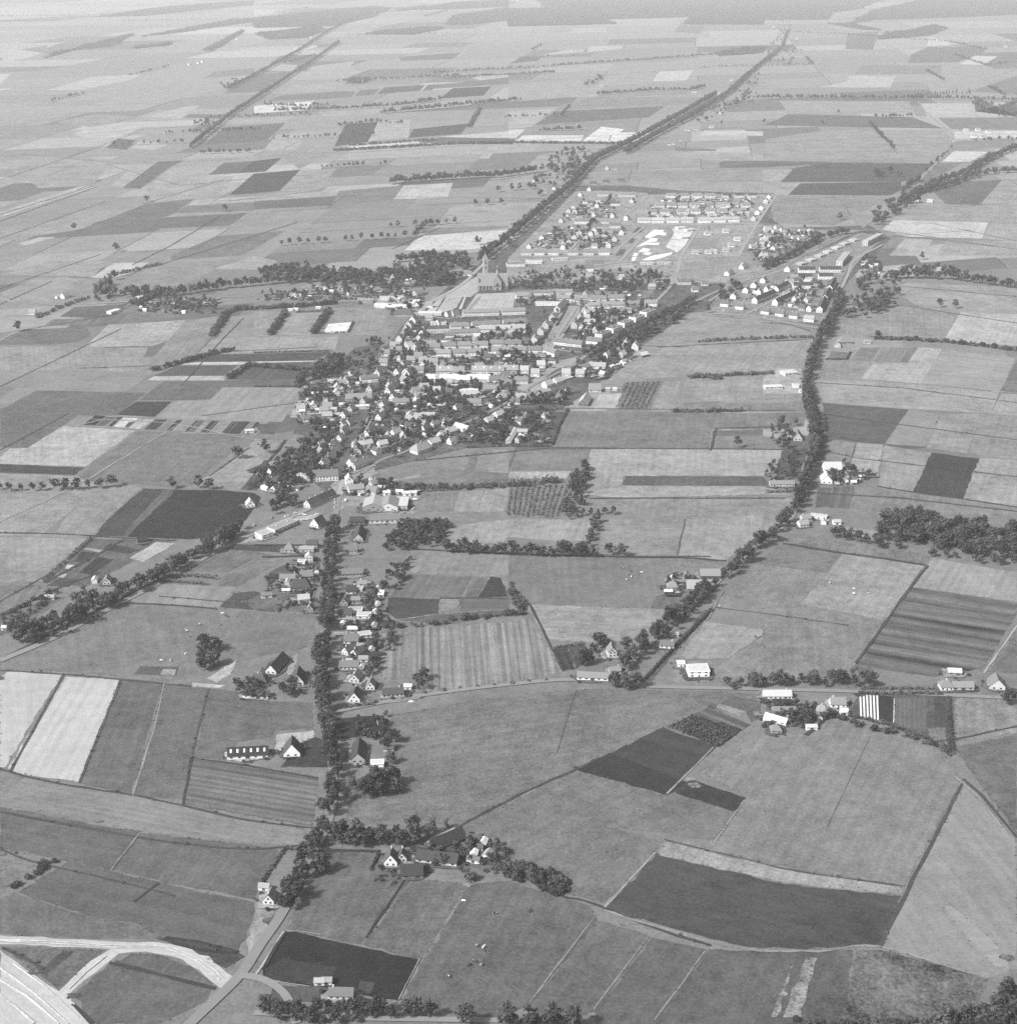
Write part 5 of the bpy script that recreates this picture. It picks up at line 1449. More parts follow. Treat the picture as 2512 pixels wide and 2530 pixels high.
def build(kind, cx, cy, ang, L, W, wh, rh, wt, rt, label, group=None, opts='', name=None):
    """kind: g gable house, t terrace, h hipped farmhouse, f flat roof, b barn, s shed, n glasshouse"""
    nm = name or dict(g='house', t='terrace', h='farmhouse', f='flat_roofed_building', b='barn', s='shed', n='greenhouse')[kind]
    cat = dict(g='house', t='terrace', h='farmhouse', f='building', b='barn', s='shed', n='greenhouse')[kind]
    ppm = px_per_m((cx, cy))
    near = ppm > 2.35 and kind not in 's'
    e = add(nm, None, None, (cx, cy, .35), ang, None, label=label, category=cat)
    if group: e['group'] = group
    e.empty_display_size = 1
    HOUSES.append((cx, cy, L/2, W/2, math.cos(ang), math.sin(ang)))
    rt *= random.uniform(.85, 1.2)
    rt = min(rt, .42 if kind == 'f' else .5); wt = min(wt*random.uniform(.7, 1.08), .68)
    if ppm < 1.9 and kind != 's': wh *= 1.12; rh *= 1.12; W *= 1.08
    if kind == 'f':
        add('wall', box_mesh('wall', -L/2, L/2, -W/2, W/2, -.3, wh, 'wall'), e, tone=wt)
        r = add('roof', box_mesh('roof', -L/2-.35, L/2+.35, -W/2-.35, W/2+.35, wh+.01, wh+.5, 'plain'), e, tone=min(.75, wt*1.1))
        add('roof_surface', box_mesh('roof_surface', -L/2+.1, L/2-.1, -W/2+.1, W/2-.1, wh+.5, wh+.56, 'plain'), r, tone=rt)
        if L > 14:
            for k in range(2): add('vent', box_mesh('vent', -.7, .7, -.7, .7, 0, .9, 'plain'), r, (L*(k-.5)*.5, 0, wh+.55), tone=.4)
    elif kind == 'n':
        add('wall', gable_wall(L, W, wh, rh), e, tone=.3)
        r = add('roof', gable_roof(L, W, wh, rh, .1), e, tone=rt)
        for k in range(int(L/3)):
            add('glazing_bar', box_mesh('glazing_bar', -.06, .06, -W/2, W/2, 0, .1, 'plain'), r, (-L/2+1.5+k*3, 0, wh+rh*.5), tone=.6)
    else:
        add('wall', gable_wall(L, W, wh, rh if kind != 'h' else .02), e, tone=wt)
        r = add('roof', gable_roof(L, W, wh, rh, .5, hip=(W*.42 if kind == 'h' else 0)), e, tone=rt)
        if kind in 'gth':
            n = 1 if kind != 't' else max(2, int(L/13))
            for k in range(n):
                key = round(rh, 1)
                x = (L*.32*random.choice((-1, 1)) if n == 1 else -L/2+(k+.5)*L/n)
                if kind == 'h': x = 0
                add('chimney', box_mesh('chimney', -.45, .45, -.4, .4, -1.2, 1.5, 'wall'), r, (x, .0, wh+rh), tone=min(.45, wt))
        if 'k' in opts:      # roof lights
            n = int(L/4.5)
            for sgn in (-1, 1):
                for k in range(n):
                    sl = math.atan2(rh, W/2)
                    q = add('roof_light', box_mesh('roof_light', -.6, .6, -1.4, 1.4, 0, .07, 'plain'), r, (-L/2+(k+.5)*L/n, sgn*W*.24, wh+rh*.52+.42), tone=.75)
                    q.rotation_euler = (-sgn*sl, 0, 0)
        if 'd' in opts:      # dormers
            for k in range(max(1, int(L/9))):
                add('dormer', box_mesh('dormer', -1.3, 1.3, -.9, .9, -.5, 1.3, 'wall'), r, (-L/2+(k+.5)*L/max(1, int(L/9)), -W*.22, wh+rh*.55), tone=.6)
    # worn yard and a little planting round the near houses
    if ppm > 2.2 and kind in 'ghbf':
        hx, hy = L/2+random.uniform(2, 5), W/2+random.uniform(2, 6); ca, sa = math.cos(ang), math.sin(ang)
        g = []
        for k in range(14):
            a = 6.2832*k/14; rr = random.uniform(.8, 1.15)
            x, y = hx*rr*max(-1, min(1, 1.25*math.cos(a))), hy*rr*max(-1, min(1, 1.25*math.sin(a)))
            g.append((ca*x-sa*y, sa*x+ca*y, 0))
        ZS[0] += .0012
        add('yard', mesh('yard', g, [tuple(range(14))], 'field'), None, (cx, cy, ZS[0]), kind='structure', tone=random.choice((.05, .07, .10, .15, .19)), mot=.7, row=0.0, per=5.0, cx=1.0, cy=0.0)
        for k in range(5):
            a = random.uniform(0, 6.28); x, y = (hx+1.5)*math.cos(a), (hy+1.5)*math.sin(a)
            PLANTS.append(('bush', cx+ca*x-sa*y, cy+sa*x+ca*y, random.uniform(1.2, 3.4), random.uniform(.8, 1.5), 'low garden bush beside a farm or cottage wall', 'bushes round the outlying houses'))
    # openings
    if kind == 'n' or kind == 's': 
        if near or ppm > 1.9:
            d = add('door', DOOR, e, (0, -W/2-.03, 1.0), 0, (min(2.4, W*.5), 1, 2.0), tone=.08)
        return e
    fl = [1.6] if wh < 4.4 else [1.6, 4.3]
    if wh > 8: fl.append(7.0)
    step = 3.2 if kind in 'ght' else 5.0
    n = max(1, int(L/step))
    spots = []
    for z in fl:
        for k in range(n):
            x = -L/2+(k+.5)*L/n
            for sy in (-1, 1):
                if z == fl[0] and sy == -1 and k == n//2: continue
                spots.append((x, sy*(W/2+.02), z, 0))
    if kind != 'h':
        zs = fl + ([wh+rh*.3] if kind in 'gt' and rh > 2.5 else [])
        for z in zs:
            for sx in (-1, 1):
                for yy in ((-W*.22, W*.22) if z < wh-.5 else (0,)): spots.append((sx*(L/2+.02), yy, z, math.pi/2))
    ww, hh = (1.35, 1.35) if kind in 'ght' else (1.8, 1.2)
    if near:
        for (x, y, z, a) in spots:
            w = add('window', WIN, e, (x, y, z), a, (ww, 1, hh))
        add('door', DOOR, e, (-L/2+(n//2+.5)*L/n, -W/2-.03, 1.05), 0, (1.1 if kind != 'b' else 3.2, 1, 2.1 if kind != 'b' else 2.8), tone=.06)
    elif ppm > .9:
        V, F = [], []
        for (x, y, z, a) in spots:
            if a: box(x-.05, x+.05, y-ww/2, y+ww/2, z-hh/2, z+hh/2, V, F)
            else: box(x-ww/2, x+ww/2, y-.05, y+.05, z-hh/2, z+hh/2, V, F)
        if V: add('windows', mesh('windows', V, F, 'glass'), e, kind='stuff')
    return e
def adj(t, kind):
    return ('white' if t > .5 else 'pale' if t > .3 else 'grey' if t > .15 else 'dark')
BW = dict(g='gabled house', t='terrace of houses', h='hip-roofed farmhouse', f='flat-roofed building', b='barn', s='shed', n='glasshouse')
# kind L,W,wall,roof wallTone,roofTone dx,dy [opts] | phrase | points  (x,y  or  x1,y1>x2,y2 for a base line)
HOUSE = '''
@c1
g 13,8,3.2,4 40,20 1,0|east of the avenue, above the long garden roof|730,305
b 26,9,3,5 40,9 1,-4|with a thatched ridge behind the garage yard|795,190
b 31,9,3.5,3.5 60,20 1,-.03 |low and long beside the garage yard|985,75
b 15,10,3,3.5 15,6 1,0|black-roofed, beside the long garage barn|780,85
g 20,7.5,2.8,3.4 25,18 1,-.05|long and low behind the avenue hedge|740,478
g 9,8,3,4.5 60,7 1,0|below the long low roof on the avenue|735,612
f 7,6,3,0 50,40 1,0|attached behind the dark-roofed avenue house|790,600
g 7,6,3,2.5 55,25 1,0|at the back of the avenue gardens, upper|825,560
g 9,7,3,3.6 30,20 1,-2|with its ridge across the avenue, upper row|685,700
g 8,5,2.6,2.4 30,25 1,0|small, in the yard of the upper avenue row|770,680
g 12,8,3,4 30,8 1,0|in the middle of the avenue row|690,785
f 12,7,3,0 65,45 1,0|in the middle of the avenue row|765,760
f 12,8,3,0 65,45 1,0|at the back of the avenue row|830,800
s 6,4,2.2,1.6 60,30 1,0|behind the avenue row, by its hedge|740,835
g 12.5,9,3.4,4.5 62,20 1,0|with a white front, half way down the avenue|735,985 
f 10,7,3,0 62,50 1,-.15|beside the white-fronted avenue house|835,945
g 11,7,3,3.6 55,14 1,-.5|with paired gables below the white-fronted house, {n} of two|720,1065 785,1080
s 6,4,2.3,1.5 60,30 1,0|beside the paired gables|800,1025
g 16,8,3,3.6 55,17 1,0|with a white porch in the lower avenue row|720,1180 
s 8,5,2.4,2 60,32 1,0|behind the house with the white porch|825,1125
g 11,8,3,4.2 40,22 1,-1.5|with stepped gable facing the lower avenue|770,1270
g 9,7,3.2,4.2 60,22 1,-3|tall and narrow behind the white corner house|882,1330
g 13,9,3.2,5.5 68,9 .35,-1|white corner house where lane and avenue meet|765,1415
g 17,8,3,3.2 60,8 1,-.08|with a white terrace wall beside the lane|1045,1385
f 6,5,3,0 65,60 1,0|white garage beside the lane villa|1160,1340
b 23,10,3,5 35,7 .12,-1|thatched farmhouse below the walled garden|790,1840
s 7,5,2.4,1.6 40,12 1,0|dark hut beside the walled farm garden|1018,1800
f 9,6,3,0 70,65 1,-.05|white hut beside the dark grove|930,1920
g 11,8,4.5,3.5 40,10 1,0|on the west side of the avenue, topmost|440,270
f 14,7,3.4,0 42,40 1,0|long annex west of the top avenue house|400,300
g 8,7,5.5,2.5 68,60 .1,-1|tall white house west of the avenue|417,375
f 7,6,2.8,0 62,55 1,0|low annex of the tall white house|360,392
s 8,4,2.3,1.5 35,15 1,0|dark shed west of the tall white house|295,408
g 12,8,3,4.4 42,24 1,-.1|long pale gabled house west of the avenue|395,500
g 17,7,2.6,3 45,22 1,0|low outbuilding west of the pale gabled house|265,515
h 18,11,2.6,6 40,9 1,-.05|dark thatched farmhouse west of the avenue|350,575
g 10.5,8,4,3.2 70,50 1,-.1|white house with a pale roof west of the avenue|375,680
g 7,5,2.6,3 40,24 .2,-1|small gabled annex south of the white house|425,745
s 10,4.5,2.5,1.8 65,25 1,-.1|white-fronted shed on the west meadow|95,645
b 26,9,3,5 60,7 105,-120|long dark-roofed barn of the white west farm|175,1175
b 16,10,3.2,6.5 65,8 .25,-1|white-gabled west farmhouse with dark thatch|335,1280
h 14,10,2.8,5 40,10 1,0|dark barn hidden by the west farm trees|35,1290
b 20,8,2.8,2.6 75,6 1,.05|low dark shed with a white front west of the avenue|20,1395
b 13,12,3,7.5 68,9 .12,-1|white farmhouse with a steep dark roof and yard|290,1820
@c0
b 29,11,3,4 60,4 1,-.05 k|long barn with rows of skylights in a black roof|1875,1840
s 8,5,2.5,2 70,60 .3,-1|white garden hut in the western allotments|720,530
g 10,7,3,4 45,24 .4,-1|house hidden by the provincial road trees|815,540
b 10,6,2.5,3 25,5 1,-.15|black haystack barn above the provincial road|1075,230
s 9,4,2.4,1.6 50,34 1,0|low shed in the road gardens|380,660
s 5,3.5,2.2,1.4 70,60 1,0|white garden hut at the west edge|40,890
@d1
g 9,8.5,3.4,5.5 62,12 .2,-1|old farmhouse with a white gable|1035,715
g 7,6.5,3,4 50,12 .2,-1|lower wing of the old farmhouse|1118,690
b 14,10,2.6,5 25,5 1,-.05|black square barn in front of the old farm|1190,800
b 27,9,2.8,4.2 55,7 1,.12|long mossy barn of the old farm|1385,700
b 26,11,2.6,5.5 20,6 1,-.42|great black barn with two pale roof panels|1445,570
b 13,5,2.4,2.4 40,9 1,.28|narrow black shed ending the old farm yard|1640,545
s 8,5,2.3,2 65,40 .8,-1|pale-roofed shed east of the old farm|1760,670
g 9,7,3,4 58,22 .5,-1|small cottage at the avenue bend|125,1000
s 7,4,2.4,1.8 60,38 1,.1|hut beside the cottage at the avenue bend|80,912
g 14,7,2.8,3 60,20 1,.03|white-walled cottage behind the bottom tree row|660,1720
s 6,4,2.2,1.4 55,40 1,0|small hut by the black field, {n} of two|495,1625 550,1620
@c2
b 25,7.5,2.8,3 75,30 1,.05|long white cottage at the lane junction|635,1262
g 9,6,2.6,2.6 45,28 1,-.1|brick annex behind the long white cottage|800,1215
g 9,7,5,4 58,22 .5,1|tall gabled house near the lane fork|775,1085
g 12,6.5,3,3 60,18 1,.1|white cottage in the lane allotments|1195,1025
s 6,4,2.2,1.5 50,35 1,0|shed above the allotment cottage|1255,940
f 17,13,5,0 75,70 1,-.03|big white hall by the crossing lane|1425,1225
f 6,6,3,0 72,68 1,0|white cube beside the big white hall|1298,1165
b 22,13,3,6 20,40 1,.02|big pale-roofed barn at the east lane|1430,585
b 19,14,3.5,4 12,33 1,0|wide open barn behind the pale-roofed barn|1515,490
h 10,8,2.6,4 40,24 1,0|small hipped cottage below the pale barns|1235,580
s 7,4,2.2,1.6 40,28 1,-.2|shed beside the pale barns|1335,505
@b3
h 20,12,3,6.5 35,22 1,-.05|big farmhouse roof south of the estate corner|615,660
b 10,5,2.6,2.2 55,30 1,0|low shed east of the estate corner farm|785,660
g 12,8,3,4 45,24 .3,1|front wing of the estate corner farmhouse|560,685
f 20,14,3.2,0 50,60 1,-.1|pale flat workshop by the timber yard|195,895
f 24,9,2.6,0 60,62 1,-.04|long pale lumber shed of the timber yard|75,1000
f 8,6,2.8,0 65,60 1,0|white office of the timber yard|245,990
s 5,4,2.3,1.4 70,60 1,0|little white shed under the lane trees|285,1030
b 20,13,3.4,6.5 70,66 1,0|white-roofed barn of the east farm, upper|520,1620
b 15,12,3.4,6.5 66,64 .25,1|white-roofed house of the east farm, lower|475,1705
g 27,7.5,2.8,3 55,24 1,0|long cottage west of the east lane|140,1735
b 18,10,2.8,7 42,24 .15,1|steep farmhouse among trees beside the east lane|260,1380
h 18,13,2.4,7 20,8 1,-.5|black thatched farmhouse east of the estate|700,380
s 5,3.5,2.2,1.5 70,60 1,0|white hut in the row beyond the thatched farm, {n} of four|790,378 822,378 870,358 845,380
b 14,7,3,3 45,45 1,0|pale-roofed shed in the eastern tree belt|1310,110
@c3
g 10,8,3.2,3.4 68,30 1,-.1|white bungalow by the east lane bend|300,110
g 10,7,3,3.2 55,28 1,-.1|house behind the white bungalow|320,65
f 16,7,3,0 55,46 1,.1|flat annex east of the white bungalow|420,50
s 7,5,2.5,2 66,40 .2,1|shed east of the white bungalow|455,90
s 8,5,2.5,2 68,48 1,0|pale shed above the striped kitchen garden|555,92
h 10,9,3.5,5 68,24 1,0|white house hidden in the east wood|1250,150
g 22,8,2.8,3.2 70,52 1,0|long white cottage on the crossing lane|105,1400
b 18,5,2.4,2.4 60,24 1,0|low barn behind the long white cottage|155,1515
b 18,6,2.6,2.4 68,62 1,.3|white-roofed shed below the low barn|100,1585
h 8,7,2.4,3 35,26 1,0|brown hut in the rubble yard|95,1660
g 12,8,3.2,4 68,26 1,0|white-fronted cottage beside the seed beds|560,1465
h 8,6.5,2.6,3.4 50,32 1,0|old hipped barn by the garden corner|440,1515
s 6,4.5,2.4,1.8 75,70 1,0|white hut at the garden corner|608,1525
b 11,8,2.6,3 15,10 1,.2|open-fronted dark shed above the lane|770,1230
h 10,9,3.4,4 62,26 1,0|white house on the lane in the east|1375,1335
b 17,7,2.8,3.2 45,30 1,0|grey barn beside the white lane house|1500,1335
b 11,6,2.6,2.4 30,55 1,.05|pale-roofed hay shed behind the white lane house|1440,1225
b 13,12,3,6 64,20 .35,1|big white-gabled farm at the east edge|1755,1320
@b0
b 18,9,3,5 65,55 1,-.3|white farm at the far west crossroads|500,315
s 9,5,3,2 62,50 1,-.3|outbuilding of the far west farm|440,320
f 22,9,3,0 62,68 1,-.3|white glasshouse block in the west gardens|860,430
f 15,6,3,0 65,55 1,0|long white shed west of the belt|1065,322
n 28,6,2.2,1.2 40,40 1,-.05|row of ridged glass roofs in the west|1275,375
g 11,8,3,4 60,30 1,0|white house at the western lane|250,440
b 16,9,3,5 25,7 1,.1|dark-roofed barn by the western copse|1475,385
f 10,6,3,0 60,60 1,-.1|white cottage by the village gardens, far west|1885,1335
g 10,9,3,5 68,70 .3,1|white-roofed house at the dark field corner|1890,1890
@b1
g 15,8,3.5,4 70,20 1,0|white house among trees by the church road|1610,150
f 24,10,3.4,0 65,45 1,0|long white workshop west of the school|535,260
f 22,10,3.2,0 68,45 1,0|pale shed in the western yards|310,310
g 14,8,3,3.4 62,40 .4,-1|pale house in the western yards|655,260
f 34,12,4,0 20,18 1,0|broad dark-walled hall west of the school|715,362
f 26,12,3.8,0 30,30 1,0|grey hall beside the dark-walled hall|840,350
f 28,11,3.6,0 75,72 1,.03|white school pavilion, western half|975,385
f 33,11,3.6,0 75,72 1,.03|white school pavilion, eastern half|1085,392
f 40,8,3.2,0 70,36 1,-.02|long school wing behind the pavilions|1040,325
g 24,10,4,5 40,30 1,-.3|school hall with a hipped gable|1240,300
f 30,9,3.6,0 60,58 1,-.9|white school wing beside the street|1215,365
s 8,4,2.4,1.4 70,60 1,0|white shed by the paddock hedge, {n} from the west|275,415 315,412 485,400
h 18,9,3,5 45,20 1,-.1|old farm by the pond wood|1120,110
s 10,5,2.6,2 70,55 1,0|white shed in the far orchard|1015,125
h 30,12,3.2,6 30,14 1,0|big hipped barn by the main street bend|1130,450
@b2
b 30,13,3.4,6.5 12,60 18,-34|great barn with a white roof at the village edge|575,1110
b 16,12,3,6 50,24 1,0|house behind the great white-roofed barn|650,1020
s 6,4,2.3,1.5 60,50 1,0|hut east of the great white-roofed barn, {n} of two|748,1015 800,1015
b 14,8,2.8,3 20,60 1,-.25|open barn with a pale roof in the east pasture|1015,760
@a2
b 22,10,3,5 55,7 1,-.02|white farm with a black roof by the north avenue|490,1265
g 12,9,3,6 70,30 .2,1|white-gabled house east of the north avenue|740,1280
b 14,8,3,4 45,15 1,0|outbuilding of the white-gabled north house|800,1278
b 18,9,3,4 30,10 1,0|dark barn north of the estate, {n} from the avenue|640,1392 735,1382 850,1370
h 20,10,3,6 45,24 1,0|thatched farm west of the north avenue|650,1140
b 14,9,3,6 45,8 1,-1.2|dark-roofed barn west of the north avenue|395,1435
b 16,8,3,4 65,40 1,-.3|pale barn west of the north avenue|352,1430
h 22,10,3,5 50,26 1,0|wide farm west of the north avenue|260,1450
s 12,6,3,2 60,35 1,-.2|shed of the northern orchard farm|200,1370
s 12,7,3,2.5 45,12 1,.4|small barn east of the far avenue, {n} from the west|1215,1095 1245,1090 1300,1063 1420,980
b 16,8,3,4 60,30 1,0|white farm on the far avenue, {n} counted|1145,965 1350,985 1530,965 1600,860 1400,700 1580,705 1680,610 1790,590
@a3
b 14,10,3,6 70,30 .3,1|white farmhouse by the northeast belt|1155,1515
b 14,6,3,3 65,50 1,.1|white barn by the northeast belt|1260,1525
b 16,8,3,4 65,35 1,0|pale farm building in the far northeast, {n} from the west|1530,990 1620,985 1700,1000 1590,1035 1660,1040 80,205 255,295 1830,355 1490,270
@a1
b 18,9,4,4 70,55 1,-.2|white farm speck in the far northwest, {n} counted|310,375 150,640 200,270 430,285 520,240 820,615
@a0
b 24,10,4,4 70,60 1,-.2|white farm speck at the far west edge, {n} counted|1430,490 1500,480 1530,470 1790,300 860,330
'''
